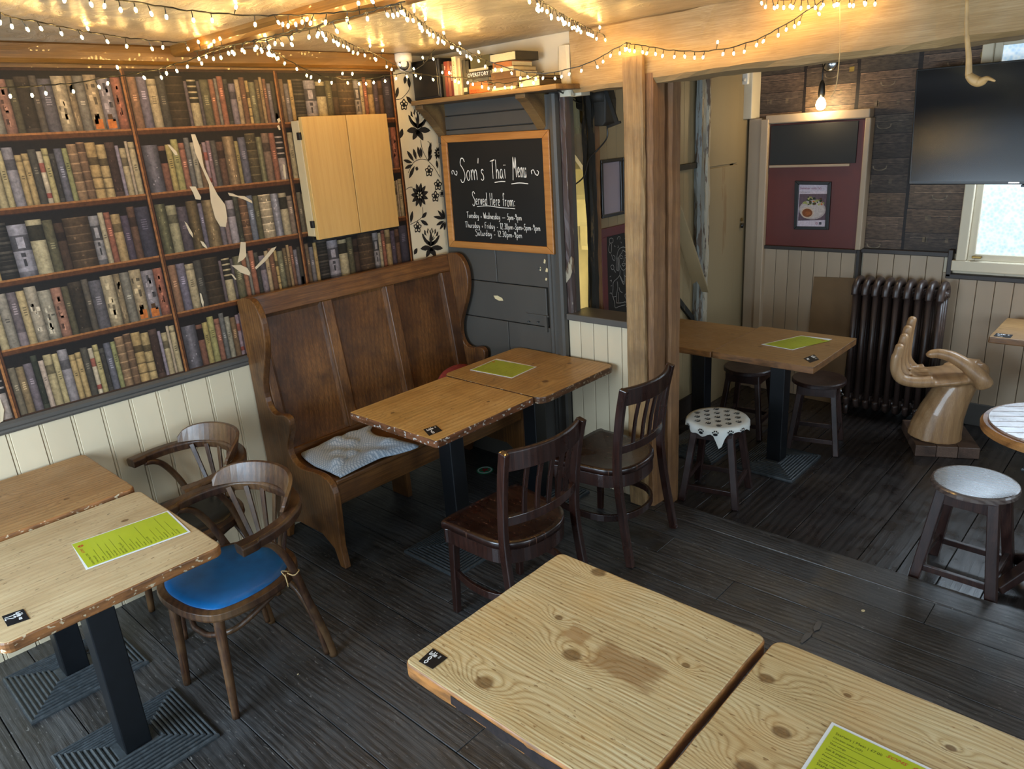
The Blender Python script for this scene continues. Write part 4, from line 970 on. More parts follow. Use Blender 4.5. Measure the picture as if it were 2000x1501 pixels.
def make_table(label, x0, x1, y0, y1, z, mat, zfloor=0.0, th=.036, r=.03, base=(.38, .43), base_c=None, colw=.088, group=None, wavy=0.0009, lines=()):
    cx, cy = (x0 + x1) / 2, (y0 + y1) / 2
    t = thing('pub_table', label, 'table', (cx, cy, zfloor), 0, group)
    P = rounded_rect(x1 - x0, y1 - y0, r)
    # subdivide edges so they can waver a little, as worn edges do
    Q = []
    for i, p in enumerate(P):
        q = P[(i + 1) % len(P)]; L = math.hypot(q[0] - p[0], q[1] - p[1]); k = max(1, int(L / .05))
        for j in range(k): Q.append((p[0] + (q[0] - p[0]) * j / k + random.uniform(-wavy, wavy) * (L > .1), p[1] + (q[1] - p[1]) * j / k + random.uniform(-wavy, wavy) * (L > .1)))
    tb = MB().prism(Q, lambda a, b, h: V(a, b, h), z - zfloor - th, z - zfloor).build('tabletop', mat, t, local=True, bevel=.006, seg=3)
    bcx, bcy = (base_c[0] - cx, base_c[1] - cy) if base_c else (0, 0)
    mb = MB().box(bcx - colw / 2, bcx + colw / 2, bcy - colw / 2, bcy + colw / 2, .028, z - zfloor - th - .012); mb.build('column', 'black', t, local=True, bevel=.004)
    MB().box(bcx - .17, bcx + .17, bcy - .17, bcy + .17, z - zfloor - th - .012, z - zfloor - th).build('top_bracket', 'black', t, local=True, bevel=.003)
    mb = ridged_base(*base); mb.v = [v + V(bcx, bcy, 0) for v in mb.v]; mb.build('base_plate', 'iron', t, local=True)
    return t, tb

def number_label(top_parent, pts, txt1, txt2, z):
    """small black card stuck on the corner of a table; pts: four corners, first edge is its left side bottom->top"""
    a, b, c, d = [Vector((p[0], p[1], z)) for p in pts]     # a bottom-left, b bottom-right, c top-right, d top-left
    lb = MB().hexa([a, b, c, d] + [p + V(0, 0, .0012) for p in (a, b, c, d)]).build('number_label', 'blacklabel', top_parent)
    lb['label'] = 'small black card with handwritten table number'
    mb = MB(); ex = (b - a); ey = (d - a); o = a + V(0, 0, .0018)
    st, W_ = script_strokes(txt1); k = .74 / W_
    chalk(mb, st, lambda p, q: o + ex * (.12 + p * k) + ey * (.60 + q * .13), ey.length * .045)
    st, W_ = script_strokes(txt2)
    k2 = .34
    chalk(mb, st, lambda p, q: o + ex * (.40 + (p - W_ / 2) * k2 * .8) + ey * (.06 + q * .24), ey.length * .055)
    mb.build('lettering', 'whiteink', lb)
    return lb

def menu(name_label, corners, z, seed=0, detail=True, group=None, title=True):
    """corners: a bottom-left, b bottom-right, c top-right, d top-left of the printed sheet (text reads along a->b)"""
    a, b, c, d = [Vector((p[0], p[1], z)) for p in corners]
    o = MB().hexa([a, b, c, d] + [p + V(0, 0, .0012) for p in (a, b, c, d)]).build('menu_card', 'cardwhite')
    tag(o, name_label, 'menu', group)
    ex, ey = (b - a), (d - a); W_, H_ = ex.length, ey.length; u, v = ex.normalized(), ey.normalized(); up = V(0, 0, .0014)
    m = .007
    F_ = lambda x, y, h=0: a + u * x + v * y + up + V(0, 0, h)
    MB().hexa([F_(m, m), F_(W_ - m, m), F_(W_ - m, H_ - m), F_(m, H_ - m), F_(m, m, .0003), F_(W_ - m, m, .0003), F_(W_ - m, H_ - m, .0003), F_(m, H_ - m, .0003)]).build('printed_panel', 'lime', o)
    if not detail: return o
    rs = random.Random(seed); yk = H_ - m - .022
    items = ['Starters | Meat | £7.00', 'Chicken satay (GF)', 'Thai wings', 'Salt & pepper squid', 'Prawn crackers', 'Spring rolls (V)', 'Starters | Veg | £6.50', 'Summer rolls (V)', 'Sweetcorn cakes', 'Tofu satay', 'Mains | £11.00', 'Green curry', 'Red curry', 'Massaman curry', 'Pad thai', 'Stir fry basil', 'Sweet and sour', 'Sides | £3.50', 'Jasmine rice', 'Egg rice', 'Noodles']
    if title:
        text('SOMS', 'lettering', 'redink', o, F_(W_ * .53, H_ - m - .018, .0008), u, v, .012, shear=.4, sx=1.2)
        mb = MB(); cc = F_(W_ * .80, H_ - m - .018, .0008)
        for k in range(10):
            a0 = 2 * pi * k / 10; p = cc + u * .003 * cos(a0) + v * .003 * sin(a0); q = cc + u * .0085 * cos(a0) + v * .0085 * sin(a0); n = (u * -sin(a0) + v * cos(a0)) * .0018
            mb.poly([p - n, q - n, q + n, p + n])
        mb.build('flower_mark', 'redink', o)
    i = 0
    while yk > m + .010:
        s_ = .0098 if '|' in items[i % len(items)] else .0074
        text(items[i % len(items)], 'lettering', 'limedark', o, F_(m + .010, yk, .0006), u, v, s_)
        yk -= .0125 if '|' in items[i % len(items)] else .0100
        if i % 5 != 0 and yk > m + .012:
            L = rs.uniform(.35, .8) * W_
            MB().poly([F_(m + .012, yk + .002, .0006), F_(m + .012 + L, yk + .002, .0006), F_(m + .012 + L, yk + .0028, .0006), F_(m + .012, yk + .0028, .0006)]).build('ruled_line', 'limedark', o)
            yk -= .0085
        i += 1
    return o

EDGE = dict(edge='8a5a30', edge_chip='b8a688')
T8m = wood('tabletop_eight', '93754a', 'bfa87c', 'd6c7a0', axis=0, along=1.3, across=150, amp=9.0, ringw=.17, rough=(.38, .55), bump=.45, rnd=False, edge='a06a35', specks='6b4824', fiberw=.42,
           knots=[(-.167, .283, .022), (-.127, .056, .011), (-.012, -.036, .024), (-.113, -.234, .023), (.218, .097, .010)], stains=[(.11, .01, .09, .05, '7d5630'), (-.05, .03, .035, .03, '8d6438')], blotch='c49a5c', blotchamt=.35)
T8b = wood('tabletop_eight_b', '8f7146', 'bba478', 'd2c29a', axis=0, along=1.3, across=150, amp=9.0, ringw=.16, rough=(.38, .55), bump=.45, rnd=False, edge='a06a35', specks='5f4020', fiberw=.4,
           knots=[(-.309, .165, .018), (-.219, .037, .019), (-.231, -.091, .024), (-.153, .221, .008), (.05, .20, .010), (.18, .02, .02)], blotch='c09258', blotchamt=.3)
T12m = wood('tabletop_twelve', '86694a', 'b39c76', 'cab892', axis=1, along=1.3, across=90, amp=5, ringw=.06, rough=(.4, .6), bump=.3, rnd=False, specks='3c2e1e', knots=[(.18, -.12, .012)], blotch='9a8058', blotchamt=.4, fiberw=.3, **EDGE)
T12b = wood('tabletop_twelve_b', '6c4c2c', '957045', 'ae8a5a', axis=1, along=1.3, across=90, amp=6, ringw=.1, rough=(.4, .6), bump=.3, rnd=False, knots=[(-.05, -.1, .018), (.12, .15, .010)], blotch='7a5a34', blotchamt=.4, specks='4a3420', fiberw=.35, **EDGE)
T6m = wood('tabletop_six', '80602f', 'b48e52', 'ceac72', axis=1, along=1.2, across=70, amp=4, ringw=.1, rough=(.3, .5), bump=.25, rnd=False, specks='4b3318', knots=[(-.2, -.12, .010), (.15, .16, .009)], blotch='8f6834', blotchamt=.45, fiberw=.3, edge='70452a', edge_chip='b8b4ac')
T6b = wood('tabletop_six_b', '74542a', 'a27e48', 'ba965c', axis=1, along=1.2, across=70, amp=4, ringw=.12, rough=(.3, .5), bump=.25, rnd=False, specks='4b3318', knots=[(-.1, .2, .018), (.2, .12, .014), (.1, -.05, .008)], blotch='84602f', blotchamt=.45, fiberw=.3, edge='5f3f28', edge_chip='9a8c78')
TFm = wood('tabletop_far', '644726', '8a683d', 'a07c4c', axis=0, along=1.2, across=70, amp=4, ringw=.12, rough=(.35, .5), bump=.2, rnd=False, specks='4b3318', knots=[(.2, .1, .012), (-.1, -.1, .012)], blotch='80603a', blotchamt=.4, fiberw=.3, edge='76502c')

G = 'square pine pub tables on black pedestals'
t12, _ = make_table('scuffed pine table in the left corner with lime menu and card 12', -2.815, -2.15, .225, .852, .76, T12m, base_c=(-2.445, .525), group=G)
t12c, _ = make_table('darker pine table pushed against the boarded wall behind table 12', -3.375, -2.822, .20, .845, .772, T12b, base_c=(-3.06, .53), group=G)
t6, _ = make_table('pine table with paint-flecked edge and card 6 in front of the settle', -2.812, -2.198, 1.818, 2.442, .76, T6m, base_c=(-2.48, 2.14), r=.012, group=G)
t6c, _ = make_table('round-cornered pine table against the dark grey wall', -2.852, -2.157, 2.448, 3.052, .76, T6b, base_c=(-2.49, 2.76), r=.05, group=G)
t8, t8top = make_table('pale knotty pine table with dark stain and card 8 in the foreground', -1.248, -.606, .855, 1.462, .76, T8m, r=.022, th=.042, group=G, wavy=.001)
t8c, _ = make_table('pale pine table in the foreground corner carrying the red-lettered menu', -.590, .11, .855, 1.475, .757, T8b, r=.03, th=.042, group=G)
tf, _ = make_table('pine table by the bentwood-free dark corner holding card and dim menu', -1.925, -1.352, 3.655, 4.285, .71, TFm, zfloor=ZL, base_c=(-1.675, 4.02), r=.008, group=G)
tf['label'] = 'pine table beside the three small stools in the back room'
tfc, _ = make_table('pine table joined behind the timber post in the back room', -2.47, -1.932, 3.66, 4.25, .705, TFm, zfloor=ZL, base_c=(-2.16, 3.98), r=.008, group=G)
tr, _ = make_table('pine table cut off by the picture edge under the frosted window', -.775, .1, 4.64, 5.12, .71, TFm, zfloor=ZL, r=.01, group=G)
# charred wane along the near edge of table 8
mb = MB()
for i in range(26):
    x = -1.08 + i * .016; w = .010 + .007 * sin(i * .9) + random.uniform(0, .006) + .010 * exp(-((i - 12) / 8) ** 2)
    mb.add([(x, .8545, .752 - w * .1), (x + .0165, .8545, .752 - w * .1), (x + .0165, .8535, .734 - w * .5), (x, .8535, .734 - w * .5)], [(0, 1, 2, 3)])
cm = plain('charred_wane', '1c110f', .45, .5, 60, bump=.5)
mb.build('charred_wane', cm, t8top)

number_label(t12, [(-2.302, .269), (-2.234, .266), (-2.222, .317), (-2.292, .32)], 'table no', '12', .7605)
number_label(t6, [(-2.267, 1.840), (-2.262, 1.911), (-2.329, 1.936), (-2.341, 1.873)], 'table #', '6', .7605)
number_label(t8, [(-1.216, .878), (-1.169, .881), (-1.170, .930), (-1.224, .931)], 'table #', '8', .7605)
number_label(tf, [(-1.451, 3.774), (-1.397, 3.722), (-1.378, 3.796), (-1.434, 3.87)], 'table #', '~', .7105)
number_label(tr, [(-.755, 4.66), (-.675, 4.66), (-.675, 4.73), (-.755, 4.73)], 'table #', '~', .7105)

menu('lime green menu lying on the left corner table', [(-2.321, .824), (-2.54, .844), (-2.579, .539), (-2.364, .512)], .7612, 3)
menu('lime green menu lying on the table against the grey wall', [(-2.481, 2.596), (-2.495, 2.806), (-2.79, 2.806), (-2.773, 2.58)], .7612, 4)
menu('dim lime menu on the back-room table', [(-1.751, 3.913), (-1.561, 3.891), (-1.459, 4.196), (-1.634, 4.188)], .7112, 5)
P0 = onz(1625, 1408, .761); P1 = onz(1540, 1501, .761); P2 = onz(1800, 1490, .761)
ux = (P2 - P0).normalized(); vy = V(-ux.y, ux.x, 0); P0 = P0
menu('lime green menu with red lettering cut off by the bottom edge', [P0 - vy * .297, P0 + ux * .21 - vy * .297, P0 + ux * .21, P0], .7582, 6)

# ---------------------------------------------------------------- settle
st = thing('settle', 'high-backed dark oak settle with winged ends along the book wall', 'bench', (-3.1, 2.35, 0))
prof = [(-3.385, 0), (-3.385, 1.268), (-3.33, 1.29), (-3.262, 1.292), (-3.215, 1.265), (-3.182, 1.205), (-3.176, 1.12), (-3.198, 1.031), (-3.240, .939), (-3.272, .862), (-3.278, .79), (-3.252, .735), (-3.205, .716),
        (-3.15, .727), (-3.105, .728), (-3.082, .705), (-3.092, .65), (-3.135, .577), (-3.140, .53), (-3.11, .487), (-3.05, .468), (-2.95, .478), (-2.87, .478), (-2.815, .458), (-2.79, .42), (-2.783, .37), (-2.79, .25), (-2.80, .12), (-2.785, 0), (-2.83, 0), (-2.86, .09), (-2.95, .14), (-3.15, .14), (-3.26, .10), (-3.30, 0)]
front = smooth([V(a, 0, b) for a, b in prof[2:29]], 3)
P = [(v.x, v.z) for v in front]; P = prof[:2] + P + prof[29:]
for y0 in (1.655, 3.000): MB().prism(P, lambda a, b, h: V(a, h, b), y0, y0 + .034).build('end_panel', 'settle', st, bevel=.005, seg=2)
def bk(y, z, off=0):                                     # the back leans
    return V(-3.352 + (1.28 - z) * .135 + off, y, z)
def slab(name, mat, y0, y1, z0, z1, o0, o1, **k):
    return MB().hexa([bk(y0, z0, o0), bk(y1, z0, o0), bk(y1, z0, o1), bk(y0, z0, o1), bk(y0, z1, o0), bk(y1, z1, o0), bk(y1, z1, o1), bk(y0, z1, o1)]).build(name, mat, st, **k)
slab('top_rail', 'settle_y', 1.69, 3.0, 1.185, 1.285, -.015, .018, bevel=.004)
slab('bottom_rail', 'settle_y', 1.69, 3.0, .40, .50, -.012, .016, bevel=.003)
for (a, b) in ((1.69, 1.735), (2.085, 2.145), (2.505, 2.565), (2.93, 3.0)): slab('stile', 'settle', a, b, .50, 1.185, -.012, .016, bevel=.004)
for (a, b) in ((1.735, 2.085), (2.145, 2.505), (2.565, 2.93)):
    mb = MB(); i0 = .018; o = 0.0
    L0 = [bk(a, .50, o), bk(b, .50, o), bk(b, 1.185, o), bk(a, 1.185, o)]; L1 = [bk(a + i0, .518, o - .004), bk(b - i0, .518, o - .004), bk(b - i0, 1.167, o - .004), bk(a + i0, 1.167, o - .004)]
    L2 = [bk(a, .50, -.014), bk(b, .50, -.014), bk(b, 1.185, -.014), bk(a, 1.185, -.014)]
    mb.add(L0 + L1 + L2, [(0, 1, 5, 4), (1, 2, 6, 5), (2, 3, 7, 6), (3, 0, 4, 7), (4, 5, 6, 7), (11, 10, 9, 8)])
    mb.build('back_panel', 'settle', st)
MB().box(-3.27, -2.80, 1.69, 3.0, .432, .458).build('seat', 'settle_y', st, bevel=.006)
MB().box(-2.835, -2.812, 1.69, 3.0, .325, .432).build('front_rail', 'settle_y', st, bevel=.003)
MB().box(-3.26, -3.12, 2.33, 2.36, 0, .432).build('centre_support', 'settle', st)

# cloth flung on the settle seat
pts = [onz(400 + x / 3.0017, 450 + y / 3.0017, .475) for x, y in ((540, 1205), (700, 1165), (940, 1130), (970, 1170), (1010, 1200), (1130, 1225), (1255, 1262), (1150, 1300), (1020, 1335), (900, 1390), (800, 1440), (742, 1458), (680, 1425), (600, 1385), (565, 1310), (530, 1250))]
for p in pts: p.x = max(p.x, -3.205); p.y = max(p.y, 1.71)
cen = sum((Vector(p) for p in pts), Vector()) / len(pts)
rim = smooth(pts, 5, closed=True); mb = MB(); NR = 14; vs = []
def folds(x, y): return .012 * sin(26 * (x * .8 + y * .7) + 2.2 * sin(9 * x)) + .008 * sin(43 * (y - .6 * x) + 1.5) + .006 * sin(70 * x + 20 * y)
for j in range(NR + 1):
    k = j / NR
    for p in rim:
        q = cen + (p - cen) * (1 - .985 * k); h = .470 + (.012 + max(0, folds(q.x, q.y))) * min(1, k * 5 + .12) + .012 * sin(pi * min(1, k * 1.4)); vs.append((q.x, q.y, h))
K = len(rim); fs = [(j * K + i, j * K + (i + 1) % K, (j + 1) * K + (i + 1) % K, (j + 1) * K + i) for j in range(NR) for i in range(K)] + [tuple(NR * K + i for i in range(K))]
o = mb.add(vs, fs).build('seat_cloth', 'cloth', smooth=True, thick=.006); tag(o, 'crumpled pale blue patterned cloth on the settle seat', 'cloth')
# round red and white cushion leaning on the settle back
cu = thing('cushion', 'red and white cushion leaning on the settle behind the table', 'cushion', (-3.10, 2.80, .458))
redf, whf = plain('red_cloth', '7d2a22', .85, .1, 20), plain('off_white_cloth', 'b9a78c', .85, .1, 20)
mb = MB(); n = 24; vs = []
for i in range(n):
    a = 2 * pi * i / n
    for r, d in ((.02, .05), (.10, .042), (.155, .02), (.17, 0), (.155, -.02), (.02, -.045)): vs.append(V(-3.12 - .55 * (r * sin(a)) * .3 + d, 2.80 + r * cos(a), .625 + r * sin(a)))
fs = [(i * 6 + k, ((i + 1) % n) * 6 + k, ((i + 1) % n) * 6 + k + 1, i * 6 + k + 1) for i in range(n) for k in range(5)]
mb.add(vs, fs + [tuple(i * 6 for i in range(n - 1, -1, -1)), tuple(i * 6 + 5 for i in range(n))]); 
mb.v = [V(v.x, v.y, .462 + (v.z - .455) * .60) for v in mb.v]
mb.build('cover', redf, cu, smooth=True)
MB().tube([V(-3.062, 2.80 + .09 * cos(a) , .458 + (.625 + .12 * sin(a) - .458) * .66) for a in [pi * k / 12 for k in range(13)]], .012).build('piping', whf, cu, smooth=True)

# ---------------------------------------------------------------- slat-back chairs (facing -X)
def make_chair(label, loc, rz):
    t = thing('slat_back_chair', label, 'chair', loc, rz, 'dark slat-back chairs')
    sh = smooth([V(-.205, -.205, 0), V(-.215, 0, 0), V(-.205, .205, 0), V(-.16, .215, 0), V(0, .205, 0), V(.11, .185, 0), V(.18, .11, 0), V(.20, 0, 0), V(.18, -.11, 0), V(.11, -.185, 0), V(0, -.205, 0), V(-.16, -.215, 0)], 4, closed=True)
    mb = MB(); K = len(sh); vs = []
    for k, z in ((.0, .425), (0, .448), (.02, .455), (.12, .452), (.45, .446), (.9, .444)): vs += [V(p.x * (1 - k), p.y * (1 - k), z) for p in sh]
    fs = [(j * K + i, j * K + (i + 1) % K, (j + 1) * K + (i + 1) % K, (j + 1) * K + i) for j in range(5) for i in range(K)] + [tuple(range(K - 1, -1, -1)), tuple(5 * K + i for i in range(K))]
    mb.add(vs, fs).build('seat', 'chair_seat', t, local=True, smooth=True)
    mb = MB(); sec = [(-.009, -.032), (.009, -.032), (.009, .032), (-.009, .032)]
    ap = [V(p.x * .93, p.y * .95, .393) for p in sh]; mb.sweep(ap, sec, closed=True); mb.build('apron', 'chair', t, local=True, smooth=False, bevel=.002)
    for s in (-1, 1):
        MB().bar((-.172, .182 * s, .425), (-.192, .190 * s, 0), .040, .036, up=(0, 1, 0), w2=.028, h2=.026).build('leg', 'chair', t, local=True, bevel=.004)
        path = smooth([V(.235, .212 * s, 0), V(.195, .205 * s, .22), V(.168, .20 * s, .42), V(.168, .20 * s, .56), V(.188, .203 * s, .74), V(.215, .208 * s, .872)], 5)
        mb = MB(); mb.sweep(path, [(-.013, -.019), (.013, -.019), (.013, .019), (-.013, .019)], up=(1, 0, 0)); mb.build('rear_post', 'chair', t, local=True, bevel=.004)
    def arc(z, bulge, x0, y0=.195, n=14): return [V(x0 + bulge * (1 - (y / y0) ** 2), y, z) for y in [-y0 + 2 * y0 * i / n for i in range(n + 1)]]
    mb = MB(); mb.sweep(arc(.832, .052, .205), [(-.010, -.040), (.010, -.040), (.011, .034), (.006, .041), (-.006, .041), (-.010, .034)]); mb.build('crest_rail', 'chair', t, local=True, bevel=.002)
    mb = MB(); mb.sweep(arc(.572, .045, .170), [(-.010, -.019), (.010, -.019), (.010, .019), (-.010, .019)]); mb.build('lower_rail', 'chair', t, local=True, bevel=.002)
    for i in range(5):
        y = -.118 + .059 * i; q = 1 - (y / .195) ** 2
        path = smooth([V(.170 + .045 * q, y * .97, .585), V(.182 + .047 * q, y * .985, .69), V(.203 + .052 * q, y, .798)], 3)
        MB().sweep(path, [(-.011, -.005), (.011, -.005), (.011, .005), (-.011, .005)], up=(1, 0, 0)).build('slat', 'chair', t, local=True, bevel=.0015)
    # bowed stretcher running round from one front leg to the other
    path = smooth([V(-.178, -.182, .20), V(-.05, -.205, .20), V(.08, -.19, .20), V(.165, -.11, .20), V(.19, 0, .20), V(.165, .11, .20), V(.08, .19, .20), V(-.05, .205, .20), V(-.178, .182, .20)], 4)
    MB().sweep(path, [(-.007, -.017), (.007, -.017), (.007, .017), (-.007, .017)]).build('stretcher', 'chair', t, local=True, bevel=.002)
    return t
ca = make_chair('dark slat-back chair nearer the foreground table, seat scratched', (-1.902, 1.935, 0), radians(-4))
cb = copy_tree(ca, loc=(-1.945, 2.688, 0), rz=radians(3), label='dark slat-back chair standing in front of the timber post')
tag(cb, group='dark slat-back chairs')

# ---------------------------------------------------------------- bentwood armchairs (facing -Y)
def make_armchair(label, loc, rz, seatmat, string=False):
    t = thing('bentwood_armchair', label, 'chair', loc, rz, 'bentwood armchairs')
    seat = smooth([V(-.185, -.16, 0), V(-.10, -.205, 0), V(0, -.215, 0), V(.10, -.205, 0), V(.185, -.16, 0), V(.215, -.03, 0), V(.195, .10, 0), V(.12, .19, 0), V(0, .215, 0), V(-.12, .19, 0), V(-.195, .10, 0), V(-.215, -.03, 0)], 4, closed=True)
    MB().sweep([p + V(0, 0, .44) for p in seat], [(-.020, -.018), (.016, -.018), (.020, -.008), (.018, .014), (-.004, .020), (-.020, .016)], closed=True).build('seat_rim', 'bent', t, local=True, smooth=False, bevel=.002)
    K = len(seat); vs = []
    for k, z in ((.02, .45), (.05, .462), (.15, .471), (.4, .474), (.9, .470)): vs += [V(p.x * (1 - k), p.y * (1 - k), z) for p in seat]
    fs = [(j * K + i, j * K + (i + 1) % K, (j + 1) * K + (i + 1) % K, (j + 1) * K + i) for j in range(4) for i in range(K)] + [tuple(4 * K + i for i in range(K)), tuple(range(K - 1, -1, -1))]
    MB().add(vs, fs).build('seat_pad', seatmat, t, local=True, smooth=True)
    for s in (-1, 1):
        MB().tube(smooth([V(.150 * s, -.155, .44), V(.158 * s, -.165, .30), V(.160 * s, -.172, .14), V(.163 * s, -.180, 0)], 4), [.021, .014]).build('leg', 'bent', t, local=True, smooth=True)
        # rear leg and arm loop are one bent rod
        path = smooth([V(.205 * s, .245, 0), V(.200 * s, .225, .12), V(.205 * s, .175, .30), V(.228 * s, .130, .44), V(.242 * s, .095, .54), V(.247 * s, .05, .62), V(.246 * s, .01, .652), V(.245 * s, -.03, .660)], 5)
        MB().tube(path, [.0165, .013]).build('leg', 'bent', t, local=True, smooth=True)
        MB().tube(smooth([V(.196 * s, .222, .02), V(.188 * s, .205, .16), V(.165 * s, .18, .29), V(.10 * s, .165, .37), V(0, .160, .395)], 5), .011).build('brace', 'bent', t, local=True, smooth=True)
    MB().tube(smooth([V(-.165, .10, .405), V(-.175, 0, .375), V(-.14, -.10, .325), V(-.06, -.15, .30), V(0, -.155, .295), V(.06, -.15, .30), V(.14, -.10, .325), V(.175, 0, .375), V(.165, .10, .405)], 5), .011).build('hoop_brace', 'bent', t, local=True, smooth=True)
    # horseshoe arm band
    band = smooth([V(-.252, -.085, .682), V(-.258, -.03, .684), V(-.258, .04, .688), V(-.24, .12, .692), V(-.19, .20, .697), V(-.10, .25, .70), V(0, .262, .70), V(.10, .25, .70), V(.19, .20, .697), V(.24, .12, .692), V(.258, .04, .688), V(.258, -.03, .684), V(.252, -.085, .682)], 5)
    n = len(band)
    
    scl = [(1.25 if (i < 6 or i > n - 7) else 1.0, 1.0) for i in range(n)]
    MB().sweep(band, [(-.022, -.024), (.020, -.024), (.026, .006), (.018, .016), (-.018, .016), (-.026, .006)], scl=scl).build('arm_band', 'bent', t, local=True, bevel=.003)
    # crest raised on the band
    ang = [radians(-62 + 124 * i / 22) for i in range(23)]; vs = []
    for a in ang:
        k = max(0, 1 - (a / radians(63)) ** 4) ** .5; h = .004 + .076 * k
        for r, z in ((.262, .712), (.246, .712), (.256 + .012 * k, .712 + h), (.270 + .014 * k, .712 + h)): vs.append(V(r * sin(a) * .97, r * cos(a) + .002, z))
    fs = []
    for i in range(22):
        for k, l in ((0, 1), (1, 2), (2, 3), (3, 0)): fs.append((i * 4 + k, i * 4 + l, i * 4 + 4 + l, i * 4 + 4 + k))
    MB().add(vs, fs + [(3, 2, 1, 0), (88, 89, 90, 91)]).build('crest', 'bent', t, local=True, smooth=False, bevel=.002)
    for i in range(7):
        a = radians(-48 + 16 * i); b = radians(-26 + 8.7 * i)
        MB().bar(V(.20 * sin(b), .20 * cos(b), .45), V(.250 * sin(a), .250 * cos(a), .695), .016, .009, up=(sin(a), cos(a), 0), w2=.022, h2=.009).build('spindle', 'bent', t, local=True, bevel=.002)
    if string:
        mb = MB(); c = V(.235, .115, .475)
        mb.tube([c + V(.021 * cos(a), .021 * sin(a), .003 * sin(3 * a)) for a in [2 * pi * k / 16 for k in range(16)]], .0022, 6, closed=True)
        mb.tube(smooth([c + V(-.02, -.01, 0), c + V(-.03, -.03, .008), c + V(-.012, -.028, -.012), c + V(-.008, -.026, -.045)], 4), .002, 6); mb.tube(smooth([c + V(-.012, -.028, 0), c + V(.0, -.034, -.02), c + V(-.004, -.03, -.05)], 4), .002, 6)
        mb.build('string_tie', 'cord', t, local=True, smooth=True)
    return t
make_armchair('bentwood armchair with blue seat pad drawn up to the corner table', (-2.478, .985, 0), radians(6), 'blueseat', True)
make_armchair('bentwood armchair with dark seat between wall and blue-seated chair', (-3.075, 1.088, 0), radians(1), 'blackseat')

# ---------------------------------------------------------------- stools
def make_stool(label, loc, rz, h, top_r, topmat='stool_top', spread=.165, legtop=.105, lw=.036, name='wooden_stool'):
    t = thing(name, label, 'stool', loc, rz, 'small round wooden stools')
    MB().lathe([(0, h - .030), (top_r - .012, h - .030), (top_r, h - .024), (top_r, h - .008), (top_r - .005, h - .001), (top_r - .012, h), (0, h + .001)][::1], n=40).build('seat', topmat, t, local=True, bevel=0)
    mb = MB(); q = legtop + .014
    for (a, b) in (((-q, -q), (q, -q)), ((q, -q), (q, q)), ((q, q), (-q, q)), ((-q, q), (-q, -q))): mb.bar(V(a[0], a[1], h - .058), V(b[0], b[1], h - .058), .016, .056)
    mb.build('apron', 'stool', t, local=True, bevel=.002)
    for sx in (-1, 1):
        for sy in (-1, 1):
            MB().bar(V(sx * legtop, sy * legtop, h - .03), V(sx * spread, sy * spread, 0), lw, lw, up=(0, 1, 0)).build('leg', 'stool', t, local=True, bevel=.004)
    for k, (a, b) in enumerate((((-1, -1), (1, -1)), ((1, -1), (1, 1)), ((1, 1), (-1, 1)), ((-1, 1), (-1, -1)))):
        z = .085 + (k % 2) * .03; s = spread - (spread - legtop) * z / h
        MB().bar(V(a[0] * s, a[1] * s, z), V(b[0] * s, b[1] * s, z), .018, .028).build('stretcher', 'stool', t, local=True, bevel=.002)
    return t
s1 = make_stool('round-topped stool with pale shiny top at the right edge, on the step', (-.528, 3.335, ZL), radians(-2), .48, .165, spread=.150, legtop=.095, lw=.042)
bl = MB().box(-.735, -.675, 3.155, 3.215, ZL, ZL + .02)
s2 = make_stool('stool draped in white paw-print cloth beside the timber post', (-1.775, 3.455, ZL), radians(12), .455, .158, topmat='stool', spread=.148, legtop=.095, lw=.036)
s3 = make_stool('low dark stool tucked under the far table, nearest the radiator', (-1.588, 4.395, ZL), radians(14), .45, .158, topmat='stool', spread=.140, legtop=.092, lw=.032)
s4 = copy_tree(s3, loc=(-2.05, 4.40, ZL), rz=radians(5), label='low dark stool under the far table, between its two pedestals')
# paw-print cloth over stool 2
mb = MB(); n = 72; vs = []; tz = .405 + .004; cx, cy = -1.775, 3.455
hang = lambda a: .018 + .020 * max(0, sin(3 * a + .4)) + .012 * sin(7 * a) ** 2 + .085 * exp(-((((a - radians(-58)) + pi) % (2 * pi) - pi) / .14) ** 2)
for r, f in ((.02, 0), (.08, 0), (.14, 0), (.160, 0)):
    for i in range(n): a = 2 * pi * i / n; vs.append(V(cx + r * cos(a), cy + r * sin(a), tz + (.001 if r < .15 else 0) + .0002))
for k in range(1, 5):
    for i in range(n):
        a = 2 * pi * i / n; hh = hang(a) * k / 4; rr = .166 + .004 * sin(12 * a) * k / 4 + .004
        vs.append(V(cx + rr * cos(a), cy + rr * sin(a), tz - .004 - hh))
fs = [(j * n + i, j * n + (i + 1) % n, (j + 1) * n + (i + 1) % n, (j + 1) * n + i) for j in range(7) for i in range(n)] + [tuple(range(n - 1, -1, -1))]
pc = mb.add(vs, fs).build('paw_print_cloth', 'clothpaw', smooth=True); tag(pc, 'white cloth printed with black paw prints draped over a stool', 'cloth')
pm = MB()
def paw(x, y, s=1.0, r=0, mapf=None):
    f = mapf or (lambda a, b: V(x + (a * cos(r) - b * sin(r)) * s, y + (a * sin(r) + b * cos(r)) * s, tz + .0030))
    pm.poly([f(.011 * cos(q) * (1.1 if cos(q) else 1), -.005 + .008 * sin(q)) for q in [2 * pi * k / 10 for k in range(10)]])
    for (a, b) in ((-.013, .006), (-.005, .013), (.005, .013), (.013, .006)): pm.poly([f(a + .0038 * cos(q), b + .005 * sin(q)) for q in [2 * pi * k / 8 for k in range(8)]])
for i in range(-3, 4):
    for j in range(-3, 4):
        qx, qy = i * .062 + (j % 2) * .031, j * .052
        if math.hypot(qx, qy) < .142: paw(cx + qx, cy + qy, 1.0, .75 + random.uniform(-.3, .3))
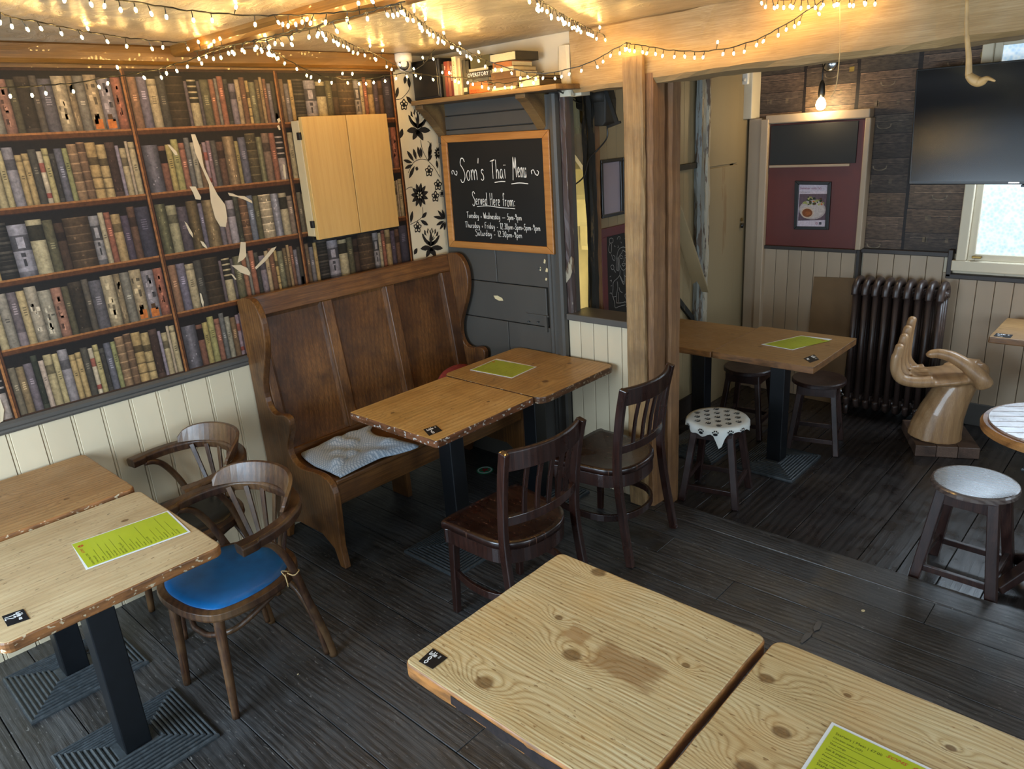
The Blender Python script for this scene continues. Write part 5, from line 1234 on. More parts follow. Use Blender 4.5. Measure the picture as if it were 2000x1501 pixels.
for a in (-125, -92, -66, -40, -15):
    aa = radians(a)
    f = lambda p, q, aa=aa: V(cx + .174 * cos(aa + p / .17), cy + .174 * sin(aa + p / .17), tz - .024 + q)
    paw(0, 0, 1, 0, f)
pm.build('paw_prints', 'blacklabel', pc)

# small round plank-topped table at the right edge
rt = thing('round_table', 'small round plank-topped table at the right edge', 'table', (-.270, 3.452, ZL))
mb = MB(); mb.lathe([(0, .70), (.262, .70), (.288, .712), (.290, .732), (.280, .745), (0, .745)], n=48); mb.build('rim', wood('round_rim', '6b4524', '96683a', 'ad7f4c', axis=0, along=2, across=16), rt, local=True, smooth=False)
rot = radians(30); w = .062
for i in range(9):
    v0 = -.262 + i * .0585; v1 = v0 + .056
    P = []
    R0 = .262
    for v_ in [v0 + (v1 - v0) * k / 4 for k in range(5)]:
        P.append((sqrt(max(0, R0 ** 2 - v_ ** 2)), v_))
    P = P + [(-a, b) for a, b in P[::-1]]
    if max(p[0] for p in P) < .04: continue
    c_, s_ = cos(rot), sin(rot)
    MB().prism(P, lambda a, b, h: V(a * c_ - b * s_, a * s_ + b * c_, h), .744, .753).build('plank', wood('bleached_plank%d' % i, '5d463a', '8a756a', 'aa9a92', axis=0, along=2, across=20, rough=(.15, .3), spec=.7) if i == 0 else bpy.data.materials['bleached_plank0'], rt, local=True, bevel=.0015, seg=1)
MB().lathe([(.045, .05), (.035, .2), (.03, .4), (.05, .55), (.08, .70)], n=16).build('column', 'stool', rt, local=True, smooth=True)
for k in range(4):
    a = radians(52 + 90 * k)
    MB().bar(V(.03 * cos(a), .03 * sin(a), .12), V(.19 * cos(a), .19 * sin(a), .025), .05, .05, w2=.045, h2=.045).build('foot', 'stool', rt, local=True, bevel=.006)
# ---------------------------------------------------------------- carved hand seat
A_ = V(-1.049, 4.552, 0); U_ = V(.899, .438, 0); W_ = V(-.438, .899, 0)
def H_(u, v, z): return A_ + U_ * u + W_ * v + V(0, 0, z)
hs = thing('hand_seat', 'carved wooden seat shaped like an open hand, by the radiator', 'chair', (H_(.17, .17, ZL)))
mb = MB()
# flaring wrist column
path = [H_(.13, .16, .02), H_(.135, .16, .08), H_(.155, .16, .18), H_(.19, .165, .28), H_(.225, .17, .36), H_(.24, .17, .41)]
mb.sweep(path, [(cos(2 * pi * k / 20), sin(2 * pi * k / 20)) for k in range(20)], up=U_, scl=[(.135, .150), (.130, .142), (.12, .125), (.11, .11), (.11, .10), (.11, .10)])
# palm
mb.sweep([H_(.33, .17, .425), H_(.27, .17, .418), H_(.18, .17, .410), H_(.08, .165, .400), H_(.0, .165, .402), H_(-.05, .165, .415)], [(cos(2 * pi * k / 20), sin(2 * pi * k / 20)) for k in range(20)], scl=[(.08, .03), (.125, .045), (.150, .045), (.155, .038), (.150, .034), (.14, .03)])
mb.sweep([H_(.17, .28, .42), H_(.26, .26, .445), H_(.33, .21, .45)], [(cos(2 * pi * k / 12), sin(2 * pi * k / 12)) for k in range(12)], scl=[(.04, .03), (.06, .05), (.06, .05)])
mb.lathe([(0, -.05), (.035, -.04), (.055, -.01), (.05, .02), (.025, .045), (0, .05)], H_(.335, .20, .435), 14)
# raised rim of palm on the near side
for (v, zt, s_, uo) in ((.045, .620, 1.0, -.030), (.122, .660, 1.04, .005), (.200, .690, 1.04, .035), (.278, .725, .95, .070)):
    p = smooth([H_(.06, v, .412), H_(-.01 + uo * .3, v, .404), H_(-.075 + uo, v, .420), H_(-.112 + uo, v, .475), H_(-.118 + uo, v, .55), H_(-.112 + uo, v, zt - .05), H_(-.105 + uo, v, zt)], 4)
    mb.tube(p, [.036 - .011 * i / (len(p) - 1) for i in range(len(p))], 12)
    e = p[-1]; mb.lathe([(0, -.022), (.016, -.018), (.025, -.004), (.023, .010), (.012, .018), (0, .020)], e, 12)
# thumb
p = smooth([H_(.33, .05, .395), H_(.30, .045, .44), H_(.235, .07, .50), H_(.16, .10, .545), H_(.09, .12, .560), H_(.045, .125, .552)], 4)
mb.tube(p, [.050 - .026 * i / (len(p) - 1) for i in range(len(p))], 14)
mb.lathe([(0, -.02), (.016, -.014), (.024, 0), (.016, .014), (0, .02)], p[-1], 12)
hand = mb.build('hand', 'handwood', hs, smooth=True)
md = hand.modifiers.new('fuse', 'REMESH'); md.mode = 'VOXEL'; md.voxel_size = .006; md.use_smooth_shade = True
md = hand.modifiers.new('soften', 'SMOOTH'); md.factor = .5; md.iterations = 6
mb = MB(); 
for k in range(3): MB().hexa([H_(.0 + .114 * k + .001, 0, ZL), H_(.113 + .114 * k, 0, ZL), H_(.113 + .114 * k, .42, ZL), H_(.0 + .114 * k + .001, .42, ZL), H_(.0 + .114 * k + .001, 0, .02), H_(.113 + .114 * k, 0, .02), H_(.113 + .114 * k, .42, .02), H_(.0 + .114 * k + .001, .42, .02)]).build('plinth_block', 'plinth', hs, bevel=.004)

# ---------------------------------------------------------------- radiator
rd = thing('radiator', 'dark brown cast-iron column radiator under the suitcase wallpaper', 'radiator', (-1.37, 5.10, ZL))
n = 9; x0 = -1.625; pitch = .063
for i in range(n):
    x = x0 + pitch * i; mb = MB()
    for dy in (-.055, 0, .055):
        mb.tube([V(x, 5.10 + dy, .03), V(x, 5.10 + dy, .80)], .0185, 10)
    ring = [V(x, 5.10 - .072, .79), V(x, 5.10 - .065, .84), V(x, 5.10 - .03, .872), V(x, 5.10 + .03, .872), V(x, 5.10 + .065, .84), V(x, 5.10 + .072, .79)]
    mb.sweep(smooth(ring, 4), [(cos(2 * pi * k / 10) * .028, sin(2 * pi * k / 10) * .022) for k in range(10)], up=(1, 0, 0))
    ring = [V(x, 5.10 - .072, .07), V(x, 5.10 - .06, .03), V(x, 5.10, .012), V(x, 5.10 + .06, .03), V(x, 5.10 + .072, .07)]
    mb.sweep(smooth(ring, 4), [(cos(2 * pi * k / 10) * .028, sin(2 * pi * k / 10) * .020) for k in range(10)], up=(1, 0, 0))
    mb.bar(V(x, 5.05, .82), V(x, 5.15, .82), .045, .05); mb.bar(V(x, 5.05, .06), V(x, 5.15, .06), .045, .05)
    if i in (0, n - 1): mb.bar(V(x, 5.04, .03), V(x, 5.035, ZL), .03, .03, up=(0, 1, 0)); mb.bar(V(x, 5.16, .03), V(x, 5.165, ZL), .03, .03, up=(0, 1, 0))
    mb.build('column_section', 'radiator', rd, smooth=True)
for zz in (.82, .055): MB().tube([V(x0 - .02, 5.10, zz), V(x0 + pitch * (n - 1) + .03, 5.10, zz)], .02, 10).build('connector', 'radiator', rd, smooth=True)
for x, s in ((x0 - .03, -1), (x0 + pitch * (n - 1) + .03, 1)):
    mb = MB(); mb.tube([V(x, 5.10, .055), V(x + .03 * s, 5.10, .055)], .011, 8); mb.tube([V(x + .03 * s, 5.10, ZL), V(x + .03 * s, 5.10, .07)], .009, 8); mb.tube([V(x + .03 * s, 5.10, .06), V(x + .03 * s, 5.10, .10)], .016, 10); mb.build('valve', 'chrome', rd, smooth=True)

# cardboard sheet leaning beside the door
mb = MB(); a, b = V(-1.985, 5.175, ZL), V(-1.70, 5.165, ZL); c, d = V(-1.68, 5.20, .862), V(-1.965, 5.203, .85)
mb.hexa([a, b, b + V(0, .006, 0), a + V(0, .006, 0), d, c, c + V(0, .006, 0), d + V(0, .006, 0)])
tag(mb.build('cardboard_sheet', 'cardboard'), 'plain brown board leaning against the far door beside the radiator', 'board')

# ---------------------------------------------------------------- things on walls
# beech dart cabinet
cb_ = thing('wall_cabinet', 'closed pale beech two-door cabinet hung on the book wallpaper', 'cabinet', (-3.36, 2.39, 1.49))
MB().box(-3.395, -3.330, 2.108, 2.625, 1.515, 2.075).build('body', plain('cabinet_side', 'b09870', .5, .05, 10), cb_, bevel=.003)
dx0, dx1 = -3.330, -3.305
for a, b in ((2.112, 2.372), (2.376, 2.636)): MB().box(dx0, dx1, a, b, 1.500, 2.090).build('door', 'beech', cb_, bevel=.002)
for z in (1.56, 1.985):
    MB().box(-3.345, -3.322, 2.098, 2.113, z, z + .035).build('hinge', 'darkplastic', cb_, bevel=.001)
MB().box(-3.397, -3.34, 2.100, 2.60, 1.488, 1.516).build('lower_batten', 'darkplastic', cb_)

# chalk menu board
mbd = thing('menu_blackboard', "framed chalkboard reading Som's Thaï Menu on the grey wall", 'blackboard', (-2.96, 3.05, 1.31))
TL, TR, BR, BL = [ony(x, y, 3.045) for x, y in ((861, 265), (1072, 253), (1083, 497), (878, 482))]
cxy = [TL, TR, BR, BL]; mid = sum(cxy, Vector()) / 4
def bpt(s, t, Y=3.045): 
    p = TL * (1 - s) * (1 - t) + TR * s * (1 - t) + BR * s * t + BL * (1 - s) * t; return V(p.x, Y, p.z)
fw_, fh_ = .058, .062
for nm, q in (('frame_rail', [(0, 0), (1, 0), (1 - fw_, fh_), (fw_, fh_)]), ('frame_rail', [(0, 1), (fw_, 1 - fh_), (1 - fw_, 1 - fh_), (1, 1)]), ('frame_rail', [(0, 0), (fw_, fh_), (fw_, 1 - fh_), (0, 1)]), ('frame_rail', [(1, 0), (1, 1), (1 - fw_, 1 - fh_), (1 - fw_, fh_)])):
    MB().hexa([bpt(s, t, 3.062) for s, t in q] + [bpt(s, t, 3.040) for s, t in q]).build(nm, 'pineframe', mbd, bevel=.004)
sl = MB().hexa([bpt(s, t, 3.062) for s, t in ((.03, .03), (.97, .03), (.97, .97), (.03, .97))] + [bpt(s, t, 3.050) for s, t in ((.03, .03), (.97, .03), (.97, .97), (.03, .97))]).build('slate', 'slate', mbd)
ck = MB()
def c6(x, y): return ony(740 + x / 3.573, 80 + y / 3.573, 3.0485)
def line(txt, x0, y0, x1, y1, xh, w=.0042): chalk_line(ck, txt, c6(x0, y0), c6(x1, y1), xh, w)
line("Som's", 572, 972, 745, 968, .056, .0046); line('ThaI', 785, 962, 892, 958, .048, .0046); line('Menu', 935, 948, 1035, 952, .050, .0046)
line('~', 512, 945, 558, 938, .040); line('~', 1066, 945, 1130, 940, .040)
def stroke(pts, w=.0045): chalk(ck, [[(p, 0) for p in range(0)]], lambda a, b: V(0, 0, 0), w) if not pts else ck_stroke(pts, w)
def ck_stroke(pts, w):
    P = [c6(*p) for p in pts]; P = smooth(P, 4) if len(P) > 2 else P; L = []; R_ = []
    for i, p in enumerate(P):
        t = (P[min(i + 1, len(P) - 1)] - P[max(i - 1, 0)]).normalized(); n_ = V(-t.z, 0, t.x) * w / 2; L.append(p + n_); R_.append(p - n_)
    k = len(P); ck.add(L + R_, [(i, i + 1, k + i + 1, k + i) for i in range(k - 1)])
stroke([(808, 987), (850, 980), (882, 980)]); stroke([(925, 997), (980, 990), (1042, 996)]); stroke([(685, 1155), (760, 1150), (850, 1162), (950, 1170)], .0035)
line('Served Here from:', 655, 1140, 955, 1155, .033, .0036)
line('Tuesday + Wednesday _ 5pm-9pm', 615, 1232, 1000, 1252, .0165, .0030)
line('Thursday + Friday - 12.30pm-3pm+5pm-9pm', 605, 1300, 1130, 1325, .0165, .0028)
line('Saturday - 12.30pm-9pm', 675, 1355, 1003, 1375, .0165, .0028)
ck.build('chalk_writing', 'chalk', sl)

# shelf, brackets
sh = thing('wall_shelf', 'dark wooden shelf on brackets above the chalk menu board', 'shelf', (-2.85, 3.0, 1.97))
MB().box(-3.375, -2.335, 2.872, 3.085, 2.128, 2.152).build('board', 'shelf', sh, bevel=.003)
for x in (-3.345, -2.585):
    P = [(3.085, 2.128), (2.90, 2.128), (2.90, 2.108), (2.93, 2.09), (2.99, 2.03), (3.03, 1.985), (3.055, 1.955), (3.085, 1.955)]
    MB().prism(P, lambda a, b, h: V(h, a, b), x - .032, x + .032).build('bracket', 'shelf', sh, bevel=.003)

# black speaker in the corner of the shelf
sp = thing('speaker', 'black loudspeaker in the corner on the high shelf', 'speaker', (-3.25, 2.97, 2.152))
MB().box(-3.355, -3.135, 2.885, 3.07, 2.153, 2.35).build('cabinet', 'speaker', sp, bevel=.006)
MB().box(-3.345, -3.145, 2.879, 2.886, 2.163, 2.34).build('grille', 'darkplastic', sp, bevel=.003)

# books on the shelf, each its own thing
def book(label, x0, x1, y0, y1, z0, z1, col, upright=True, pages=None, titl=None, tcol='whiteink', rot=0, ts=.02, band=None):
    cx, cy = (x0 + x1) / 2, (y0 + y1) / 2
    t = thing('book', label, 'book', (cx, cy, z0), rot, 'books on the high shelf'); w, d, h = x1 - x0, y1 - y0, z1 - z0
    cm_ = plain('cover_' + col, col, .5, .12, 30); k = .0022
    if upright:       # spine faces the room (-Y)
        MB().box(-w / 2, -w / 2 + k, -d / 2, d / 2, 0, h).build('cover', cm_, t, local=True); MB().box(w / 2 - k, w / 2, -d / 2, d / 2, 0, h).build('cover', cm_, t, local=True)
        MB().box(-w / 2, w / 2, -d / 2 - .001, -d / 2 + k, 0, h).build('spine', cm_, t, local=True, bevel=.001)
        MB().box(-w / 2 + k, w / 2 - k, -d / 2 + k, d / 2 - .004, .003, h - .004).build('pages', 'edgewhite', t, local=True)
        if band: MB().box(-w / 2 + .001, w / 2 - .001, -d / 2 - .0018, -d / 2, h * .08, h * .2).build('band', band, t, local=True)
        if titl: text(titl, 'lettering', tcol, t, FR[t.name] @ V(w * .28, -d / 2 - .0022, h * .25) if False else FR[t.name] @ V(-w * .30, -d / 2 - .0022, h * .88), FR[t.name].to_3x3() @ V(0, 0, -1), FR[t.name].to_3x3() @ V(1, 0, 0), ts)
    else:             # lying flat; pages or spine face the room
        MB().box(-w / 2, w / 2, -d / 2, d / 2, 0, k).build('cover', cm_, t, local=True); MB().box(-w / 2, w / 2, -d / 2, d / 2, h - k, h).build('cover', cm_, t, local=True)
        if pages:
            MB().box(-w / 2 + .002, w / 2 - .003, -d / 2 + .003, d / 2 - .004, k, h - k).build('pages', 'edgewhite', t, local=True); MB().box(w / 2 - .003, w / 2, -d / 2, d / 2, 0, h).build('spine', cm_, t, local=True)
        else:
            MB().box(-w / 2, w / 2, -d / 2 - .001, -d / 2 + k, 0, h).build('spine', cm_, t, local=True, bevel=.001); MB().box(-w / 2 + .002, w / 2 - .002, -d / 2 + k, d / 2 - .003, k, h - k).build('pages', 'edgewhite', t, local=True)
            if titl: text(titl, 'lettering', tcol, t, FR[t.name] @ V(-w * .42, -d / 2 - .0022, h * .25), FR[t.name].to_3x3() @ V(1, 0, 0), V(0, 0, 1), ts)
    return t
zs = 2.1535
book('dark olive upright book beside the speaker', -3.128, -3.102, 2.90, 3.05, zs, zs + .165, '2f2a1a')
book('brick red upright book, first of the red row', -3.100, -3.078, 2.89, 3.05, zs, zs + .172, '6a2317', titl='ALL', ts=.012)
book('faded red-brown upright book in the middle of the red row', -3.076, -3.055, 2.89, 3.05, zs, zs + .172, '7d4128')
book('deep red upright book next to the white spine', -3.053, -3.030, 2.89, 3.05, zs, zs + .168, '5e1a15', titl='ON THE RUN', ts=.012)
book('tall white paperback standing upright on the shelf', -3.026, -2.995, 2.88, 3.05, zs, zs + .188, 'c9b68f', titl='CATCH 22', tcol='blacklabel', ts=.018)
book('cream narrow upright paperback', -2.993, -2.975, 2.89, 3.05, zs, zs + .178, 'b5a27a')
book('dark upright paperback with pale top beside the piled books', -2.973, -2.945, 2.90, 3.05, zs, zs + .166, '26221a', band='edgewhite')
book('black upright book at the end of the row', -2.943, -2.922, 2.90, 3.05, zs, zs + .160, '1b1812')
book('orange paperback lying at the foot of the pile', -2.918, -2.785, 2.885, 3.05, zs, zs + .034, 'c8571a', upright=False, titl='ROGUE TO\nREVOLT', tcol='blacklabel', ts=.013)
book('orange-brown book lying on the orange paperback', -2.918, -2.79, 2.89, 3.05, zs + .0345, zs + .052, '8a4a1c', upright=False)
book('slate blue book lying in the left pile', -2.925, -2.775, 2.885, 3.05, zs + .0525, zs + .070, '2e3338', upright=False)
book('dark book with white capitals OVERSTORY in the left pile', -2.930, -2.762, 2.88, 3.05, zs + .0705, zs + .101, '231c15', upright=False, titl='OVERSTORY', ts=.026, rot=.03)
book('white-edged book lying on top of the left pile', -2.915, -2.77, 2.885, 3.05, zs + .1015, zs + .118, '4a4028', upright=False, pages=True)
book('olive green book topmost of the left pile', -2.90, -2.755, 2.89, 3.05, zs + .1185, zs + .172, '3c371c', upright=False, rot=-.04)
book('white magazine at the foot of the right pile', -2.76, -2.595, 2.885, 3.05, zs, zs + .012, 'b9a77c', upright=False, pages=True)
book('brown book second from the bottom of the right pile', -2.755, -2.585, 2.89, 3.05, zs + .0125, zs + .050, '4a2f18', upright=False)
book('dark brown book with gold lettering in the right pile', -2.755, -2.590, 2.885, 3.05, zs + .0505, zs + .082, '57381c', upright=False, titl='III', tcol='brass', ts=.016)
book('pale paperback in the middle of the right pile', -2.75, -2.60, 2.885, 3.05, zs + .0825, zs + .103, 'a8946a', upright=False, pages=True)
book('orange-spined thin book on the right pile', -2.745, -2.62, 2.89, 3.05, zs + .1035, zs + .128, '9a5a2a', upright=False, rot=.03)
book('thick closed hardback topmost of the right pile, page edges showing', -2.765, -2.580, 2.885, 3.05, zs + .1285, zs + .168, '2f2817', upright=False, pages=True, rot=-.02)
book('fat book lying at the right end of the shelf, page edges showing', -2.575, -2.440, 2.885, 3.05, zs, zs + .032, '3a2c18', upright=False, pages=True)
book('thin dark book on the right-end book', -2.57, -2.445, 2.89, 3.05, zs + .0325, zs + .046, '4a3a24', upright=False, pages=True)

# dome camera in the ceiling corner
sc_ = thing('security_camera', 'white dome security camera at the corner of the ceiling', 'camera', (-3.32, 2.80, 2.31))
mb = MB(); mb.lathe([(0, 2.39), (.046, 2.388), (.048, 2.36), (.044, 2.345), (0, 2.345)][::-1], (-3.315, 2.80, 0), 20); mb.build('base', 'whiteplastic', sc_, smooth=True)
mb = MB(); mb.lathe([(0, -.04), (.02, -.036), (.036, -.018), (.040, 0), (.036, .015), (.0, .02)], (-3.315, 2.80, 2.340), 20); mb.build('housing', 'whiteplastic', sc_, smooth=True)
mb = MB(); d_ = (EYE - V(-3.315, 2.80, 2.33)).normalized(); q_ = d_.to_track_quat('Z', 'Y').to_matrix()
mb.lathe([(0, .034), (.012, .034), (.026, .036), (.028, .030), (0, .02)][::-1], n=18); mb.v = [q_ @ v + V(-3.315, 2.80, 2.332) for v in mb.v]; mb.build('lens', 'darkplastic', sc_, smooth=True)

# black wall fan heater hanging in the gap
fn = thing('wall_fan', 'black bracketed fan unit hanging in the gap beside the timber post', 'lamp', (-2.45, 3.38, 2.0))
mb = MB(); c = ony(1190, 190, 3.38)
mb.tube([c + V(-.12, 0, .01), c + V(-.02, 0, .01)], .035, 16); mb.build('body', 'fanblack', fn, smooth=True)
mb = MB(); FP = lambda x, y, h: ony(1090 + x / 5.17, 130 + y / 5.17, 3.40) + V(0, h, 0)
mb.prism([(90, 150), (160, 130), (300, 160), (440, 175), (500, 210), (528, 330), (525, 560), (490, 600), (400, 600), (385, 560), (330, 470), (220, 425), (215, 320), (90, 310)], FP, -.04, .06); mb.build('drum', 'fanblack', fn, bevel=.01)
MB().bar(ony(1178, 160, 3.36), ony(1205, 240, 3.33), .022, .008, up=(0, 1, 0)).build('bracket_arm', 'blackboard2', fn); MB().bar(ony(1180, 165, 3.36), V(-2.50, 3.42, 2.14), .02, .02).build('bracket_arm', 'blackboard2', fn)
MB().bar(ony(1186, 248, 3.33), ony(1212, 238, 3.33), .012, .012).build('clamp', 'darkplastic', fn)
mb = MB(); mb.tube(smooth([ony(1186, 250, 3.34), ony(1185, 270, 3.34), ony(1165, 295, 3.34), ony(1150, 310, 3.3), ony(1140, 345, 3.26), ony(1118, 363, 3.2)], 5), .004, 6); mb.build('cable', 'darkplastic', fn, smooth=True)
mb = MB(); mb.tube(smooth([ony(1072, 166, 2.90), ony(1100, 182, 3.05), ony(1125, 198, 3.3), ony(1135, 200, 3.36)], 5), .004, 6); tag(mb.build('black_cable', 'wire', smooth=True), 'black cable sagging from the shelf end to the wall fan', 'cable')

# frames on the side wall
def xframe(name, label, cat, y0, y1, z0, z1, fr_, bw_, face, back=-2.503, th=.018):
    t = thing(name, label, cat, (-2.49, (y0 + y1) / 2, z0))
    X0_, X1_ = back, back + th
    for a, b, c, d in ((y0, y1, z0, z0 + bw_), (y0, y1, z1 - bw_, z1), (y0, y0 + bw_, z0 + bw_, z1 - bw_), (y1 - bw_, y1, z0 + bw_, z1 - bw_)): MB().box(X0_, X1_, a, b, c, d).build('frame_rail', fr_, t, bevel=.002)
    p = MB().box(X0_, X0_ + .008, y0 + bw_ * .8, y1 - bw_ * .8, z0 + bw_ * .8, z1 - bw_ * .8).build('panel', face, t)
    return t, p
pw = plain('blank_board_lilac', '8f8288', .3, .03, 5)
xframe('picture_frame', 'black-framed blank board on the side wall, nearer one', 'frame', 3.424, 3.628, 1.462, 1.776, 'darkplastic', .018, pw)
xframe('picture_frame', 'black-framed blank board on the side wall, half hidden by the post', 'frame', 3.634, 3.838, 1.462, 1.776, 'darkplastic', .018, pw)
cbt, cbp = xframe('drawn_chalkboard', 'red-framed chalkboard with a woman drawn in chalk', 'blackboard', 3.408, 4.212, .815, 1.405, 'redframe', .05, 'slate')
ck = MB()
def c5(x, y): return onx(1160 + x / 6.822, 400 + y / 6.822, -2.493)
def cs(pts, w=.0028):
    P = [c5(*p) for p in pts]; P = smooth(P, 3) if len(P) > 2 else P; L = []; R_ = []
    for i, p in enumerate(P):
        t = (P[min(i + 1, len(P) - 1)] - P[max(i - 1, 0)]); 
        if t.length < 1e-9: continue
        t.normalize(); n_ = V(0, -t.z, t.y) * w / 2; L.append(p + n_); R_.append(p - n_)
    k = len(L); ck.add(L + R_, [(i, i + 1, k + i + 1, k + i) for i in range(k - 1)])
for pts in ([(330, 880), (300, 860), (298, 760), (310, 660), (335, 590), (385, 560), (430, 575), (458, 620), (460, 720), (455, 830), (440, 860)], [(340, 870), (340, 770), (335, 690), (370, 640), (385, 600)], [(385, 600), (430, 640), (445, 720), (440, 800), (420, 850), (395, 868), (370, 855), (350, 800)],
            [(310, 700), (320, 780), (315, 870)], [(322, 690), (330, 800), (328, 880)], [(345, 690), (365, 672), (382, 690)], [(410, 680), (430, 665), (442, 685)], [(350, 705), (366, 715), (380, 705)], [(412, 700), (428, 708), (440, 700)], [(398, 700), (405, 745), (392, 755)], [(372, 790), (395, 775), (418, 785), (395, 815), (372, 790)],
            [(350, 870), (345, 935)], [(400, 868), (402, 935)], [(345, 935), (310, 980), (260, 1030), (255, 1120), (250, 1220), (300, 1215)], [(402, 935), (440, 980), (462, 1060), (455, 1100), (430, 1120)], [(345, 945), (370, 1010), (400, 1060), (405, 1000), (405, 945)], [(355, 950), (380, 1010), (398, 1030)], [(310, 1020), (318, 1100), (300, 1200), (300, 1300)],
            [(335, 1100), (350, 1150), (380, 1165)], [(255, 1225), (275, 1300), (285, 1370), (340, 1350), (420, 1330)], [(300, 1305), (360, 1305), (410, 1290)], [(325, 1160), (325, 1290)], [(415, 1190), (440, 1180), (460, 1200), (455, 1240), (430, 1250), (415, 1220), (415, 1190)], [(430, 1250), (435, 1300), (460, 1330)], [(410, 1290), (440, 1300), (470, 1320), (460, 1350), (430, 1350)],
            [(205, 455), (230, 440), (255, 455), (250, 500), (210, 505), (205, 455)], [(215, 510), (198, 560), (200, 620), (225, 640), (235, 600), (235, 520)], [(235, 660), (250, 720), (275, 740), (280, 690), (255, 670)], [(225, 820), (240, 860), (265, 850), (262, 810), (240, 800), (225, 820)], [(265, 860), (290, 900)], [(310, 460), (325, 425), (350, 430), (345, 460)], [(410, 440), (425, 470), (440, 440)], [(470, 400), (480, 440), (465, 520), (480, 590), (500, 560)],
            [(270, 540), (285, 560)], [(320, 540), (328, 560), (315, 570)], [(360, 490), (365, 510)], [(210, 960), (230, 945)], [(215, 1010), (235, 1000), (230, 1030)], [(225, 1080), (240, 1075)], [(210, 1180), (230, 1170), (235, 1190)], [(480, 900), (490, 940)], [(445, 940), (455, 970)], [(485, 790), (495, 800)],
            [(1000, 360), (1015, 400)], [(1000, 510), (1018, 540), (1005, 580)], [(1010, 690), (1030, 720), (1020, 760), (1000, 765)], [(990, 940), (1005, 935)], [(990, 1040), (1015, 1070), (1010, 1110)]): cs(pts)
ck.build('chalk_drawing', 'chalkdim', cbp, kind='stuff')
mbx = MB(); mbx.tube([onx(1179, 525, -2.47), onx(1181, 600, -2.47)], .004, 6)

# poster on the door
po = thing('framed_poster', 'black-framed food poster headed Summer rolls (V) on the red door panel', 'poster', (-2.03, 5.20, 1.165))
def PP(x, y, Y=5.203): p = ony(1530 + x / 10.725, 330 + y / 10.725, 5.2); return V(p.x, Y, p.z)
O4 = [(250, 245), (1010, 262), (950, 1270), (228, 1262)]; I4 = [(335, 325), (935, 330), (878, 1205), (290, 1195)]
for k in range(4):
    l = (k + 1) % 4; q = [O4[k], O4[l], I4[l], I4[k]]
    MB().hexa([PP(*p, 5.207) for p in q] + [PP(*p, 5.190) for p in q]).build('frame_rail', 'darkplastic', po, bevel=.002)
pr = MB()
def pq(pts, c, d): pr.poly([PP(*p, 5.1995 - d) for p in pts], lin(c))
pq([(I4[3]), I4[2], I4[1], I4[0]], 'c3b4bd', 0)
pq([(308, 1080), (882, 1068), (918, 520), (340, 520)], '5d4a52', .0004)
def disc(cx, cy, rx, ry, c, d, n=22): pq([(cx + rx * cos(-2 * pi * k / n), cy + ry * sin(-2 * pi * k / n)) for k in range(n)], c, d)
disc(610, 850, 280, 205, 'a89a96', .0008); disc(610, 845, 250, 180, 'b5a8a2', .001)
rp = random.Random(4)
for _ in range(46):
    a = rp.random(); x, y = 440 + 390 * a + rp.uniform(-30, 30), 690 - 40 * sin(pi * a) + rp.uniform(-90, 110) * (1 - .4 * a)
    if x < 500 and y > 760: continue
    disc(x, y, rp.uniform(14, 36), rp.uniform(10, 28), rp.choice(('2c3a1c', '3e4a22', '8a8a4a', 'a89a78', '4c2f1e', 'b5632c', '22301a', '9a9a5c')), .0012 + rp.random() * .0006, 8)
disc(505, 915, 135, 118, 'c0a994', .002); disc(503, 915, 108, 88, '7c4420', .0024); disc(520, 925, 60, 40, '8f5228', .0026)
disc(697, 1138, 27, 27, '9a6a74', .001); disc(697, 1138, 17, 17, 'c3b4bd', .0014); disc(697, 1138, 9, 9, '9a6a74', .0016)
pq([(745, 1165), (797, 1163), (800, 1110), (748, 1112)], '2a2430', .001)
pr.build('print', 'vc', po)
xd = (PP(900, 400) - PP(350, 392)).normalized()
text('Summer rolls (V)', 'lettering', 'roseink', po, PP(352, 420, 5.1985), xd, V(0, 0, 1), .021)
text('f', 'lettering', 'cardwhite', po, PP(765, 1162, 5.1975), xd, V(0, 0, 1), .012)
text('fresh rice paper rolls', 'lettering', 'greydado', po, PP(355, 488, 5.1985), xd, V(0, 0, 1), .008)

# television on the far wall
tv = thing('television', 'large black flat television mounted over the frosted window', 'television', (-.72, 4.95, 1.48))
a, b, c, d = ony(1776, 360, 4.93), ony(1786, 136, 4.98), None, None
a = V(-1.338, 4.92, 1.503); b = V(-1.378, 4.985, 2.14); R3 = V(1.12, -.02, -.006)
c = b + R3; d = a + R3; nn = V(0, .035, 0)
MB().hexa([a, d, d + nn, a + nn, b, c, c + nn, b + nn]).build('casing', 'darkplastic', tv, bevel=.004)
ii = .010; e1 = R3.normalized(); e2 = (b - a).normalized(); fr_n = V(0, -.003, 0)
q = [a + e1 * ii + e2 * .018, d - e1 * ii + e2 * .018, c - e1 * ii - e2 * ii, b + e1 * ii - e2 * ii]
MB().hexa([p for p in q] + [p + fr_n for p in q]).build('screen', 'tvscreen', tv)
m_ = a + R3 * .475 + e2 * .010 + V(0, -.002, 0)
MB().obox(m_, (.05, .002, .005)).build('maker_badge', 'chrome', tv); MB().obox(a + R3 * .55 - e2 * .006, (.10, .02, .012)).build('sensor_bar', 'darkplastic', tv, bevel=.003)
MB().box(-.95, -.65, 4.99, 5.20, 1.7, 1.95).build('wall_bracket', 'blackboard2', tv)

